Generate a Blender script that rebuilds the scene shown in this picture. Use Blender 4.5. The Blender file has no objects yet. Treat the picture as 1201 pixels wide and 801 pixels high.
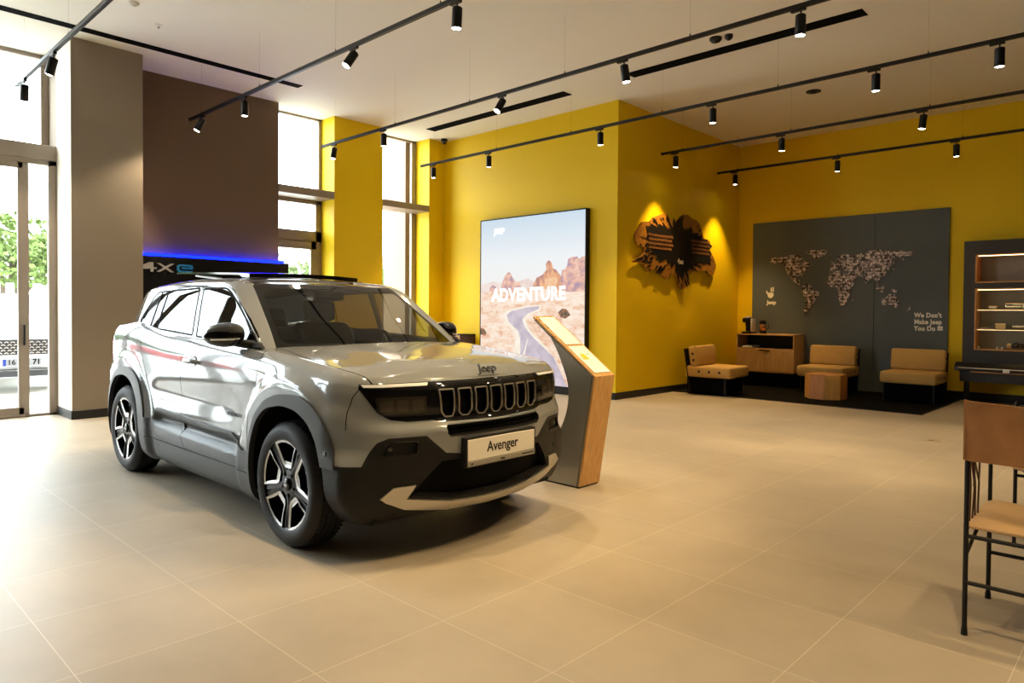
import bpy, bmesh, math, random
import numpy as np
from mathutils import Vector, Matrix
from mathutils.geometry import tessellate_polygon

random.seed(7)
SC = bpy.context.scene
COL = SC.collection
PI = math.pi


# ------------------------------------------------------------------ materials
def srgb(r, g, b):
    f = lambda c: (c / 12.92 if c <= .04045 else ((c + .055) / 1.055) ** 2.4)
    return (f(r / 255), f(g / 255), f(b / 255), 1)


def new_mat(name):
    m = bpy.data.materials.new(name)
    m.use_nodes = True
    nt = m.node_tree
    return m, nt, nt.nodes['Principled BSDF']


def P(name, col, rough=.5, metal=0., spec=.5, coat=0., noise=0., nscale=20., bump=0., bscale=80., aniso=0.):
    """Principled material, with optional noise in its colour and a noise bump."""
    m, nt, b = new_mat(name)
    col = col if len(col) == 4 else (*col, 1)
    b.inputs['Base Color'].default_value = col
    b.inputs['Roughness'].default_value = rough
    b.inputs['Metallic'].default_value = metal
    b.inputs['Specular IOR Level'].default_value = spec
    b.inputs['Coat Weight'].default_value = coat
    b.inputs['Coat Roughness'].default_value = .03
    if noise or bump:
        tc = nt.nodes.new('ShaderNodeTexCoord')
    if noise:
        n = nt.nodes.new('ShaderNodeTexNoise')
        n.inputs['Scale'].default_value = nscale
        n.inputs['Detail'].default_value = 4
        nt.links.new(tc.outputs['Object'], n.inputs['Vector'])
        r = nt.nodes.new('ShaderNodeMapRange')
        r.inputs['From Min'].default_value = .3
        r.inputs['From Max'].default_value = .7
        r.inputs['To Min'].default_value = 1 - noise
        r.inputs['To Max'].default_value = 1 + noise
        nt.links.new(n.outputs['Fac'], r.inputs['Value'])
        mx = nt.nodes.new('ShaderNodeMix')
        mx.data_type = 'RGBA'
        mx.blend_type = 'MULTIPLY'
        mx.inputs['Factor'].default_value = 1
        mx.inputs['A'].default_value = col
        nt.links.new(r.outputs['Result'], mx.inputs['B'])
        nt.links.new(mx.outputs['Result'], b.inputs['Base Color'])
    if bump:
        n2 = nt.nodes.new('ShaderNodeTexNoise')
        n2.inputs['Scale'].default_value = bscale
        n2.inputs['Detail'].default_value = 3
        nt.links.new(tc.outputs['Object'], n2.inputs['Vector'])
        bp = nt.nodes.new('ShaderNodeBump')
        bp.inputs['Strength'].default_value = bump
        bp.inputs['Distance'].default_value = .01
        nt.links.new(n2.outputs['Fac'], bp.inputs['Height'])
        nt.links.new(bp.outputs['Normal'], b.inputs['Normal'])
    return m


def wood(name, c1, c2, axis='Z', scale=6., rough=.45):
    m, nt, b = new_mat(name)
    tc = nt.nodes.new('ShaderNodeTexCoord')
    mp = nt.nodes.new('ShaderNodeMapping')
    s = {'X': (.6, 9, 9), 'Y': (9, .6, 9), 'Z': (9, 9, .6)}[axis]
    mp.inputs['Scale'].default_value = s
    nt.links.new(tc.outputs['Object'], mp.inputs['Vector'])
    n = nt.nodes.new('ShaderNodeTexNoise')
    n.inputs['Scale'].default_value = scale
    n.inputs['Detail'].default_value = 6
    n.inputs['Distortion'].default_value = .6
    nt.links.new(mp.outputs['Vector'], n.inputs['Vector'])
    cr = nt.nodes.new('ShaderNodeValToRGB')
    cr.color_ramp.elements[0].position = .3
    cr.color_ramp.elements[0].color = c1
    cr.color_ramp.elements[1].position = .72
    cr.color_ramp.elements[1].color = c2
    nt.links.new(n.outputs['Fac'], cr.inputs['Fac'])
    nt.links.new(cr.outputs['Color'], b.inputs['Base Color'])
    b.inputs['Roughness'].default_value = rough
    return m


def emit(name, col, strength):
    m = bpy.data.materials.new(name)
    m.use_nodes = True
    nt = m.node_tree
    nt.nodes.remove(nt.nodes['Principled BSDF'])
    e = nt.nodes.new('ShaderNodeEmission')
    e.inputs['Color'].default_value = col if len(col) == 4 else (*col, 1)
    e.inputs['Strength'].default_value = strength
    nt.links.new(e.outputs[0], nt.nodes['Material Output'].inputs['Surface'])
    return m


def glass_mat(name, tint=(1, 1, 1, 1), ior=1.5, rough=0.0):
    """Thin pane: tinted see-through with a Fresnel reflection."""
    m = bpy.data.materials.new(name)
    m.use_nodes = True
    nt = m.node_tree
    nt.nodes.remove(nt.nodes['Principled BSDF'])
    t = nt.nodes.new('ShaderNodeBsdfTransparent')
    t.inputs['Color'].default_value = tint
    g = nt.nodes.new('ShaderNodeBsdfGlossy')
    g.inputs['Roughness'].default_value = rough
    f = nt.nodes.new('ShaderNodeFresnel')
    f.inputs['IOR'].default_value = ior
    mx = nt.nodes.new('ShaderNodeMixShader')
    geo = nt.nodes.new('ShaderNodeNewGeometry')       # only the front faces of a pane mirror
    inv = nt.nodes.new('ShaderNodeMath')
    inv.operation = 'SUBTRACT'
    inv.inputs[0].default_value = 1
    nt.links.new(geo.outputs['Backfacing'], inv.inputs[1])
    mul = nt.nodes.new('ShaderNodeMath')
    mul.operation = 'MULTIPLY'
    nt.links.new(f.outputs[0], mul.inputs[0])
    nt.links.new(inv.outputs[0], mul.inputs[1])
    nt.links.new(mul.outputs[0], mx.inputs[0])
    nt.links.new(t.outputs[0], mx.inputs[1])
    nt.links.new(g.outputs[0], mx.inputs[2])
    nt.links.new(mx.outputs[0], nt.nodes['Material Output'].inputs['Surface'])
    return m


# ------------------------------------------------------------------ objects
def tag(o, label=None, cat=None, group=None, kind=None):
    if label: o['label'] = label
    if cat: o['category'] = cat
    if group: o['group'] = group
    if kind: o['kind'] = kind
    return o


def thing(name, label, cat, loc=(0, 0, 0), rotz=0., group=None):
    o = bpy.data.objects.new(name, None)
    o.empty_display_size = .1
    COL.objects.link(o)
    o.location = loc
    o.rotation_euler = (0, 0, rotz)
    return tag(o, label, cat, group)


def obj(name, bm, mats, parent=None, smooth=None, loc=None):
    """Link a bmesh as ONE mesh object; smooth = angle in degrees for auto smoothing."""
    me = bpy.data.meshes.new(name)
    bmesh.ops.recalc_face_normals(bm, faces=bm.faces)
    if smooth is not None:
        lim = math.radians(smooth)
        for f in bm.faces: f.smooth = True
        for e in bm.edges:
            if len(e.link_faces) == 2:
                e.smooth = e.calc_face_angle(0) < lim
            else:
                e.smooth = False
    bm.to_mesh(me)
    bm.free()
    for m in (mats if isinstance(mats, (list, tuple)) else [mats]):
        me.materials.append(m)
    o = bpy.data.objects.new(name, me)
    COL.objects.link(o)
    if parent: o.parent = parent
    if loc: o.location = loc
    return o


def dup_tree(root, loc=None, rotz=None, label=None, parent=None):
    r = root.copy()
    COL.objects.link(r)
    if parent: r.parent = parent
    if loc is not None: r.location = loc
    if rotz is not None: r.rotation_euler = (0, 0, rotz)
    if label: r['label'] = label
    for ch in list(root.children):
        dup_tree(ch, parent=r)
    return r


# ------------------------------------------------------------------ bmesh shapes
def NB(): return bmesh.new()


def _setmat(faces, mi):
    for f in faces: f.material_index = mi


def box(bm, lo, hi, mi=0, bevel=0., seg=2, mtx=None):
    lo, hi = Vector(lo), Vector(hi)
    c = (lo + hi) / 2
    s = hi - lo
    M = Matrix.Translation(c) @ Matrix.Diagonal((s.x, s.y, s.z, 1))
    tmp = bmesh.new()
    bmesh.ops.create_cube(tmp, size=1, matrix=M)
    if bevel:
        bmesh.ops.bevel(tmp, geom=tmp.edges[:], offset=min(bevel, .49 * min(s)), segments=seg, profile=.5, affect='EDGES')
    merge(bm, tmp, mi, mtx)
    return bm


def merge(bm, tmp, mi=0, mtx=None):
    vm = {}
    for v in tmp.verts:
        vm[v] = bm.verts.new(mtx @ v.co if mtx else v.co)
    for f in tmp.faces:
        try:
            nf = bm.faces.new([vm[v] for v in f.verts])
            nf.material_index = mi if mi is not None else f.material_index
            nf.smooth = f.smooth
        except ValueError:
            pass
    tmp.free()


def cyl(bm, p0, p1, r0, r1=None, n=16, mi=0, caps=True):
    p0, p1 = Vector(p0), Vector(p1)
    r1 = r0 if r1 is None else r1
    d = p1 - p0
    q = d.to_track_quat('Z', 'Y')
    ring = []
    for p, r in ((p0, r0), (p1, r1)):
        ring.append([bm.verts.new(p + q @ Vector((r * math.cos(2 * PI * i / n), r * math.sin(2 * PI * i / n), 0))) for i in range(n)])
    for i in range(n):
        j = (i + 1) % n
        bm.faces.new((ring[0][i], ring[0][j], ring[1][j], ring[1][i])).material_index = mi
    if caps:
        bm.faces.new(ring[0][::-1]).material_index = mi
        bm.faces.new(ring[1]).material_index = mi
    return bm


def tube(bm, pts, r, n=8, mi=0, closed=False):
    """Round tube along a polyline."""
    pts = [Vector(p) for p in pts]
    m = len(pts)
    rings = []
    up = None
    for i in range(m):
        a = pts[i - 1] if (i > 0 or closed) else pts[i]
        b = pts[(i + 1) % m] if (i < m - 1 or closed) else pts[i]
        t = (b - a).normalized()
        if up is None:
            up = Vector((0, 0, 1)) if abs(t.z) < .9 else Vector((1, 0, 0))
        x = t.cross(up)
        if x.length < 1e-4: x = t.cross(Vector((0, 1, 0)))
        x.normalize()
        y = x.cross(t).normalized()
        up = y
        rr = r[i] if isinstance(r, (list, tuple)) else r
        k = 1.
        if 0 < i < m - 1 or closed:
            c = (pts[i] - a).normalized().dot(t)
            k = 1 / max(.5, c)
        rings.append([bm.verts.new(pts[i] + (x * math.cos(2 * PI * q / n) + y * math.sin(2 * PI * q / n)) * rr) for q in range(n)])
    for i in range(m if closed else m - 1):
        A, B = rings[i], rings[(i + 1) % m]
        for q in range(n):
            w = (q + 1) % n
            bm.faces.new((A[q], A[w], B[w], B[q])).material_index = mi
    if not closed:
        bm.faces.new(rings[0][::-1]).material_index = mi
        bm.faces.new(rings[-1]).material_index = mi
    return bm


def lathe(bm, prof, n=32, mi=0, mtx=None, close=False):
    """prof: (r, z) points, turned about Z."""
    rings = []
    for r, z in prof:
        if r < 1e-6:
            rings.append([bm.verts.new((mtx @ Vector((0, 0, z))) if mtx else Vector((0, 0, z)))])
        else:
            row = []
            for i in range(n):
                v = Vector((r * math.cos(2 * PI * i / n), r * math.sin(2 * PI * i / n), z))
                row.append(bm.verts.new(mtx @ v if mtx else v))
            rings.append(row)
    for k in range(len(rings) - 1):
        A, B = rings[k], rings[k + 1]
        for i in range(n):
            j = (i + 1) % n
            if len(A) == 1 and len(B) == 1: continue
            if len(A) == 1: f = (A[0], B[j], B[i])
            elif len(B) == 1: f = (A[i], A[j], B[0])
            else: f = (A[i], A[j], B[j], B[i])
            try: bm.faces.new(f).material_index = mi
            except ValueError: pass
    return bm


def prism(bm, pts, a, b, axis='Y', mi=0, bevel=0., seg=2, mtx=None):
    """Extrude a 2-D outline from a to b along an axis (2-D axes: the other two, in xyz order)."""
    def P3(p, t):
        return {'X': (t, p[0], p[1]), 'Y': (p[0], t, p[1]), 'Z': (p[0], p[1], t)}[axis]
    tmp = bmesh.new()
    A = [tmp.verts.new(P3(p, a)) for p in pts]
    B = [tmp.verts.new(P3(p, b)) for p in pts]
    n = len(pts)
    fa = tmp.faces.new(A)
    fb = tmp.faces.new(B[::-1])
    for i in range(n):
        j = (i + 1) % n
        tmp.faces.new((A[j], A[i], B[i], B[j]))
    bmesh.ops.recalc_face_normals(tmp, faces=tmp.faces[:])
    if bevel:
        bmesh.ops.bevel(tmp, geom=tmp.edges[:], offset=bevel, segments=seg, profile=.5, affect='EDGES')
    big = [f for f in tmp.faces if len(f.verts) > 4]
    if big: bmesh.ops.triangulate(tmp, faces=big)
    merge(bm, tmp, mi, mtx)
    return bm


def text_bm(bm, s, size, depth, mtx, mi=0, align='CENTER', bold=0., xscale=1., spacing=1.):
    cu = bpy.data.curves.new('t', 'FONT')
    cu.body = s
    cu.size = size
    cu.align_x = align
    cu.align_y = 'CENTER'
    cu.extrude = depth
    cu.offset = bold
    cu.resolution_u = 3
    cu.space_character = spacing
    o = bpy.data.objects.new('t', cu)
    me = o.to_mesh()
    tmp = bmesh.new()
    tmp.from_mesh(me)
    o.to_mesh_clear()
    bpy.data.objects.remove(o)
    bpy.data.curves.remove(cu)
    merge(bm, tmp, mi, mtx @ Matrix.Diagonal((xscale, 1, 1, 1)))
    return bm


def frame_mtx(origin, right, up):
    """4x4 whose local x is right, local y is up and local z the outward normal."""
    r = Vector(right).normalized()
    u = Vector(up).normalized()
    n = r.cross(u)
    M = Matrix((r, u, n)).transposed().to_4x4()
    M.translation = Vector(origin)
    return M


def interp(x, xs, ys):
    return float(np.interp(x, xs, ys))


def smooth_interp(xs, ys):
    """Catmull-Rom style cubic through the points."""
    xs = np.array(xs, float)
    ys = np.array(ys, float)
    d = np.gradient(ys, xs)
    def f(x):
        x = min(max(x, xs[0]), xs[-1])
        i = int(min(max(np.searchsorted(xs, x) - 1, 0), len(xs) - 2))
        h = xs[i + 1] - xs[i]
        t = (x - xs[i]) / h
        return float((2 * t**3 - 3 * t**2 + 1) * ys[i] + (t**3 - 2 * t**2 + t) * h * d[i] + (-2 * t**3 + 3 * t**2) * ys[i + 1] + (t**3 - t**2) * h * d[i + 1])
    return f


def sstep(a, b, x):
    t = min(max((x - a) / (b - a), 0), 1)
    return t * t * (3 - 2 * t)
# ------------------------------------------------------------------ camera
def make_camera():
    yaw, pitch, roll = math.radians(43.52), math.radians(1.1), math.radians(.441)
    f = Vector((-math.sin(yaw) * math.cos(pitch), math.cos(yaw) * math.cos(pitch), -math.sin(pitch)))
    r0 = Vector((math.cos(yaw), math.sin(yaw), 0))
    u0 = r0.cross(f)
    r = r0 * math.cos(roll) + u0 * math.sin(roll)
    u = -r0 * math.sin(roll) + u0 * math.cos(roll)
    cd = bpy.data.cameras.new('camera')
    cam = bpy.data.objects.new('camera', cd)
    COL.objects.link(cam)
    M = Matrix((r, u, -f)).transposed().to_4x4()
    M.translation = (0, 0, 1.30)
    cam.matrix_world = M
    cd.sensor_width = 36
    cd.lens = 816 / 1201 * 36
    cd.shift_y = -19.0 / 1201
    cd.clip_start = .05
    cd.clip_end = 300
    SC.camera = cam
make_camera()
# ------------------------------------------------------------------ the room: x runs along the back walls, y away from the camera
H = 4.45
M_YEL = P('yellow_paint', srgb(236, 199, 2), .55, 0, .3, noise=.02, nscale=1.2)
M_TAUPE = P('taupe_paint', srgb(150, 137, 121), .7, 0, .25, noise=.02, nscale=1.5)
M_BROWN = P('brown_paint', srgb(112, 92, 76), .7, 0, .25, noise=.02, nscale=1.5)
M_CEIL = P('ceiling_paint', srgb(236, 232, 221), .85, 0, .2)
M_WHITE = P('white_paint', srgb(225, 220, 210), .7, 0, .25)
M_GREIGE = P('greige_paint', srgb(78, 66, 54), .7, 0, .25)
M_CREAM = P('column_side_cream', srgb(236, 228, 214), .6, 0, .3)
M_BLACK = P('black_metal', (.010, .010, .010), .4, .3, .4)
M_SKIRT = P('black_skirting', (.010, .010, .011), .35, 0, .4)
M_FRAME = P('bronze_window_frame', srgb(150, 136, 122), .4, .15, .4)
M_GLASS = glass_mat('window_glass', (.97, .98, .97, 1), 1.3)
M_OAK = wood('light_oak', srgb(190, 142, 82), srgb(220, 174, 110), 'Z')
M_OAKX = wood('light_oak_across', srgb(190, 142, 82), srgb(220, 174, 110), 'X')


def tile_mat():
    m, nt, b = new_mat('stone_tiles')
    tc = nt.nodes.new('ShaderNodeTexCoord')
    mp = nt.nodes.new('ShaderNodeMapping')
    mp.inputs['Location'].default_value = (1.0, -.11, 0)
    nt.links.new(tc.outputs['Object'], mp.inputs['Vector'])
    br = nt.nodes.new('ShaderNodeTexBrick')
    br.offset = 0
    br.squash = 1
    br.inputs['Scale'].default_value = 1
    br.inputs['Brick Width'].default_value = .6
    br.inputs['Row Height'].default_value = .6
    br.inputs['Mortar Size'].default_value = .0022
    br.inputs['Mortar Smooth'].default_value = .3
    br.inputs['Bias'].default_value = 0
    br.inputs['Color1'].default_value = srgb(181, 169, 151)
    br.inputs['Color2'].default_value = srgb(175, 163, 145)
    br.inputs['Mortar'].default_value = srgb(206, 196, 178)
    nt.links.new(mp.outputs[0], br.inputs['Vector'])
    n = nt.nodes.new('ShaderNodeTexNoise')
    n.inputs['Scale'].default_value = 2.2
    n.inputs['Detail'].default_value = 6
    n.inputs['Roughness'].default_value = .6
    nt.links.new(tc.outputs['Object'], n.inputs['Vector'])
    r = nt.nodes.new('ShaderNodeMapRange')
    r.inputs['From Min'].default_value = .3
    r.inputs['From Max'].default_value = .7
    r.inputs['To Min'].default_value = .90
    r.inputs['To Max'].default_value = 1.08
    nt.links.new(n.outputs['Fac'], r.inputs['Value'])
    mx = nt.nodes.new('ShaderNodeMix')
    mx.data_type = 'RGBA'
    mx.blend_type = 'MULTIPLY'
    mx.inputs['Factor'].default_value = 1
    nt.links.new(br.outputs['Color'], mx.inputs['A'])
    nt.links.new(r.outputs['Result'], mx.inputs['B'])
    nt.links.new(mx.outputs['Result'], b.inputs['Base Color'])
    r2 = nt.nodes.new('ShaderNodeMapRange')
    r2.inputs['To Min'].default_value = .36
    r2.inputs['To Max'].default_value = .48
    nt.links.new(n.outputs['Fac'], r2.inputs['Value'])
    nt.links.new(r2.outputs['Result'], b.inputs['Roughness'])
    b.inputs['Specular IOR Level'].default_value = .35
    return m


def struct(name, bm, m, label=None, smooth=None):
    o = obj(name, bm, m, None, smooth)
    o['kind'] = 'structure'
    if label: o['label'] = label
    return o


X0, X1, Y0 = -9.9, 4.2, -4.2
YB, XN, YN = 8.57, -6.0, 12.55          # yellow wall, niche side wall, niche back wall

bm = NB(); box(bm, (X0 - .5, Y0 - .2, -.12), (X1 + .2, YN + .2, 0)); struct('floor', bm, tile_mat())
bm = NB(); box(bm, (X0 - .55, Y0 - .2, H), (X1 + .2, YN + .2, H + .2)); struct('ceiling', bm, M_CEIL)
bm = NB(); box(bm, (X0 - .45, YB, 0), (XN, YN + .2, H)); struct('wall_back_yellow', bm, M_YEL)        # its right end is the side of the niche
bm = NB(); box(bm, (XN, YN, 0), (X1 + .2, YN + .2, H)); struct('wall_niche_back', bm, M_YEL)
bm = NB(); box(bm, (X1, Y0, 0), (X1 + .2, YN, H)); struct('wall_right', bm, M_GREIGE)
SKH = .105
# grey column and the recessed brown wall
bm = NB(); box(bm, (-10.35, 2.35, 0), (-9.31, 3.125, H)); struct('wall_column_taupe', bm, M_TAUPE)
bm = NB(); box(bm, (-10.35, 3.125, 0), (-9.9, 5.245, H)); struct('wall_left_brown', bm, M_BROWN)
# yellow piers between the tall windows
bm = NB(); box(bm, (-10.35, 6.215, 0), (-9.9, 7.17, H)); struct('wall_pier_yellow', bm, M_YEL)
bm = NB(); box(bm, (-10.35, 8.20, 0), (-9.9, YB, H)); struct('wall_pier_corner', bm, M_YEL)
bm = NB(); box(bm, (-9.905, 2.344, SKH), (-9.3112, 2.351, H)); struct('trim_1', bm, M_CREAM, 'cream sheet on the window side of the taupe column')  # paler sheet over the column's side face
# skirting
def skirt(name, lo, hi):
    bm = NB(); box(bm, lo, hi, 0, .004, 1); struct(name, bm, M_SKIRT)
SK = .105
skirt('baseboard_column_front', (-9.312, 2.336, 0), (-9.296, 3.125, SK))
skirt('baseboard_column_side', (-9.9, 2.336, 0), (-9.3, 2.352, SK))
skirt('baseboard_left', (-9.902, 3.125, 0), (-9.886, 5.245, SK))
skirt('baseboard_back', (-9.9, 8.554, 0), (-5.986, 8.572, SK))
skirt('baseboard_niche_side', (-6.002, 8.554, 0), (-5.984, YN, SK))
skirt('baseboard_niche_back', (XN, 12.532, 0), (X1, 12.552, .13))
skirt('baseboard_pier', (-9.902, 6.21, 0), (-9.886, 7.17, SK))
skirt('baseboard_pier_corner', (-9.902, 8.20, 0), (-9.886, 8.57, SK))


def bars(name, rects, x0, x1, mat, parent=None):
    """One frame in the window plane: rects are (y0, z0, y1, z1)."""
    bm = NB()
    for (a, b, c, d) in rects: box(bm, (x0, a, b), (x1, c, d), 0, .004, 1)
    return obj(name, bm, mat, parent)


def window(name, y0, y1, zt, frames, panes, label, ledge):
    w = thing(name, label, 'window')
    w['kind'] = 'structure'
    del w['category']
    bars('window_frame', frames, -10.345, -10.28, M_FRAME, w)
    for (a, b, c, d) in panes:
        bm = NB(); box(bm, (-10.322, a, b), (-10.314, c, d)); obj('pane', bm, M_GLASS, w)
    if ledge:
        bm = NB(); box(bm, (-10.34, y0, ledge[0]), (-9.885, y1, ledge[1]), 0, .006, 1); obj('transom', bm, M_FRAME, w)
    return w

# window 1: fixed light above a boxed transom; below it a hopper and a tall casement in a heavy frame
Z1 = H
window('window_1', 5.245, 6.215, Z1,
       [(5.245, 0, 5.30, Z1), (6.16, 3.23, 6.215, Z1), (5.245, Z1 - .03, 6.215, Z1),
        (6.11, 0, 6.215, 3.1), (5.245, 2.42, 6.215, 2.60), (5.245, 3.04, 6.215, 3.12), (5.245, 0, 6.215, .12), (6.02, .1, 6.12, 2.44), (5.245, 2.30, 6.12, 2.44)],
       [(5.29, 3.2, 6.17, Z1 - .02), (5.29, 2.58, 6.12, 3.06), (5.29, .1, 6.04, 2.32)],
       'tall window between the brown wall and the yellow pier, with a hopper light', (3.105, 3.225))
window('window_2', 7.17, 8.20, Z1,
       [(7.17, 0, 7.22, Z1), (8.10, 0, 8.20, Z1), (7.17, Z1 - .03, 8.20, Z1), (7.17, 0, 8.20, .12)],
       [(7.21, .1, 8.12, 3.12), (7.21, 3.2, 8.12, Z1 - .02)],
       'narrow tall window between the two yellow piers', (3.115, 3.225))

# glazed front to the left of the column: sliding doors under a transom, tall lights above
wl = thing('window_3', 'tall glazing above the sliding doors left of the taupe column', 'window')
wl['kind'] = 'structure'; del wl['category']
ys = [2.35, .95, -.45, -1.85, -3.25, -4.2]
rects = []
for k, y in enumerate(ys):
    rects.append((y - .085 if k == 0 else y - .045, 3.2, y if k == 0 else y + .045, H))
rects += [(-4.2, H - .05, 2.35, H)]
bars('window_frame', rects, -10.345, -10.27, M_FRAME, wl)
for k in range(5):
    bm = NB(); box(bm, (-10.314, ys[k + 1] + .02, 3.2), (-10.306, ys[k] - .02, H - .02)); obj('pane', bm, M_GLASS, wl)
bm = NB(); box(bm, (-10.34, -4.2, 3.09), (-9.9, 2.35, 3.27), 0, .006, 1); obj('transom', bm, M_FRAME, wl)
dn = 0
for k in range(5):
    a, b = ys[k + 1], ys[k]
    dn += 1
    d = thing('door_%d' % dn, ['glass door nearest the taupe column, with a dark bar handle'][0] if k == 0 else 'glass door %s along the left front' % ['', 'second', 'third', 'fourth', 'fifth'][k], 'door')
    d['kind'] = 'structure'; del d['category']
    fr = [(b - .09, 0, b, 3.1), (a, .0, a + .02, 3.1), (a, 3.03, b, 3.1), (a, 0, b, .03)]
    bars('door_frame', fr, -9.985, -9.915, M_FRAME, d)
    sl = b - .345 if k == 0 else b - .47
    lf = [(sl - .055, .03, sl + .055, 3.03), (a + .02, .03, a + .10, 3.03), (a + .02, 2.96, sl, 3.04), (a + .02, .02, sl, .12)]
    lo = bars('door_leaf', lf, -9.972, -9.922, M_FRAME, d)
    bm = NB(); box(bm, (-9.950, a + .09, .1), (-9.944, sl - .04, 2.98)); obj('pane', bm, M_GLASS, lo)
    bm = NB(); box(bm, (-9.950, sl + .05, .03), (-9.944, b - .085, 3.04)); obj('side_light', bm, M_GLASS, d)
    if k == 0:
        bm = NB()
        tube(bm, [(-9.90, sl, .86), (-9.90, sl, 1.10)], .012, 10)
        for z in (.90, 1.06): cyl(bm, (-9.925, sl, z), (-9.90, sl, z), .009, n=8)
        obj('door_handle', bm, M_BLACK, d, 40)
# plain wall behind the camera
bm = NB(); box(bm, (X0 - .5, Y0 - .2, 0), (X1 + .2, Y0, H)); struct('wall_front', bm, M_GREIGE)

# ------------------------------------------------------------------ ceiling fittings
def slot(label, lo, hi):
    o = thing('slot_diffuser', label, 'air vent', ((lo[0] + hi[0]) / 2, (lo[1] + hi[1]) / 2, H - .0005), 0, 'slot diffusers in the ceiling')
    w, l = (hi[0] - lo[0]) / 2, (hi[1] - lo[1]) / 2
    bm = NB(); box(bm, (-w, -l, -.006), (w, l, .0005), 0); obj('slot_plate', bm, P('slot_black', (.004, .004, .004), .9, 0, .05), o)
    bm = NB()
    if w > l:
        for q in (-.5, 0, .5): box(bm, (-w + .01, q * l - .006, -.010), (w - .01, q * l + .006, -.004))
    else:
        for q in (-.5, 0, .5): box(bm, (q * w - .006, -l + .01, -.010), (q * w + .006, l - .01, -.004))
    obj('vane', bm, P('vane_grey', (.006, .006, .006), .8, 0, .1), o)
slot('long black slot diffuser in the ceiling before the taupe column', (-9.04, -1.5), (-8.90, 5.08))
slot('black slot diffuser in the ceiling before the left half of the yellow wall', (-9.42, 7.72), (-6.36, 7.92))
slot('black slot diffuser in the ceiling in front of the niche', (-5.28, 7.70), (-2.38, 7.90))

def disc(name, label, cat, x, y, r, h, mat, group=None, dome=False):
    o = thing(name, label, cat, (x, y, H), 0, group)
    bm = NB()
    lathe(bm, [(0, -h), (r * .7, -h), (r, -h * .5), (r, 0)], 28)
    obj('body', bm, mat, o, 40)
    bm = NB()
    lathe(bm, [(0, -h - .012), (r * .35, -h - .010), (r * .42, -h)], 20)
    obj('sensor', bm, mat, o, 40)
    return o
disc('ceiling_speaker', 'flat round black fitting in the ceiling before the niche', 'ceiling fitting', -3.74, 10.09, .10, .02, M_BLACK)
disc('smoke_detector', 'small black detector at the ceiling behind the pale slot, with a smaller disc beside it', 'smoke detector', -3.70, 7.42, .045, .05, M_BLACK)
disc('motion_detector', 'black round detector beside the smaller one on the ceiling', 'motion detector', -3.85, 7.40, .07, .045, M_BLACK)
disc('ceiling_sensor', 'white round sensor at the top left of the ceiling', 'sensor', -7.806, 2.537, .05, .03, M_WHITE)
for x, y, l in ((-8.206, 2.92, 'small white sprinkler in the ceiling right of the taupe column'), (-4.0, 5.0, 'small white sprinkler in the ceiling above the middle of the room')):
    o = thing('sprinkler', l, 'sprinkler', (x, y, H + .0008), 0, 'ceiling sprinklers')
    bm = NB(); lathe(bm, [(0, -.008), (.035, -.006), (.04, 0)], 20); obj('rose', bm, M_WHITE, o, 40)
    bm = NB(); lathe(bm, [(0, -.035), (.014, -.034), (.014, -.030), (.006, -.028), (.006, -.006)], 14); obj('deflector', bm, P('sprinkler_chrome', (.7, .7, .7), .2, 1), o, 40)
o = thing('dome_camera', 'small black dome camera in the corner over the yellow wall', 'camera', (-9.72, 8.40, H + .0008), 0)
bm = NB(); lathe(bm, [(0, -.055), (.055, -.055), (.06, -.045), (.06, 0)], 24); obj('base', bm, M_BLACK, o, 40)
bm = NB(); lathe(bm, [(0, -.10), (.025, -.095), (.042, -.08), (.048, -.055)], 24); obj('dome', bm, P('dome_smoke', (.01, .01, .01), .05, 0, .6), o, 50)
# ------------------------------------------------------------------ surface patches that can be cut into panels
# a patch is a list of polygons; every corner carries (x, y, z, nx, ny, nz)
def grid_polys(G):
    """G: rows x cols x 3 -> quads with smooth normals (rows go up, columns go forward on the +y side)."""
    G = np.array(G, float)
    du = np.gradient(G, axis=1)
    dv = np.gradient(G, axis=0)
    # avoid zero tangents where rows collapse
    for j in (0, -1):
        k = 1 if j == 0 else -2
        bad = np.linalg.norm(dv[:, j], axis=-1) < 1e-6
        dv[bad, j] = dv[bad, k]
        bad = np.linalg.norm(du[:, j], axis=-1) < 1e-6
        du[bad, j] = du[bad, k]
    N = np.cross(dv, du)
    L = np.linalg.norm(N, axis=-1, keepdims=True)
    N = N / np.maximum(L, 1e-9)
    N[:, 0, 1] = 0
    N[:, -1, 1] = 0
    N /= np.maximum(np.linalg.norm(N, axis=-1, keepdims=True), 1e-9)
    A = np.concatenate([G, N], axis=-1)
    out = []
    R, Cn = G.shape[:2]
    for i in range(R - 1):
        for j in range(Cn - 1):
            q = [tuple(A[i, j]), tuple(A[i, j + 1]), tuple(A[i + 1, j + 1]), tuple(A[i + 1, j])]
            out.append(q[::-1])
    return out


def _split(poly, i, j, ax, ay, bx, by):
    """Split a polygon by the line a->b seen along axes i, j; returns (left, right)."""
    dx, dy = bx - ax, by - ay
    ln = math.hypot(dx, dy) or 1
    d = [((c[j] - ay) * dx - (c[i] - ax) * dy) / ln for c in poly]
    if min(d) >= -1e-7: return poly, None
    if max(d) <= 1e-7: return None, poly
    L, R = [], []
    n = len(poly)
    for k in range(n):
        a, b = poly[k], poly[(k + 1) % n]
        da, db = d[k], d[(k + 1) % n]
        if da >= 0: L.append(a)
        if da <= 0: R.append(a)
        if (da > 0 and db < 0) or (da < 0 and db > 0):
            t = da / (da - db)
            c = tuple(a[q] + (b[q] - a[q]) * t for q in range(6))
            L.append(c)
            R.append(c)
    return (L if len(L) > 2 else None), (R if len(R) > 2 else None)


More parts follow.
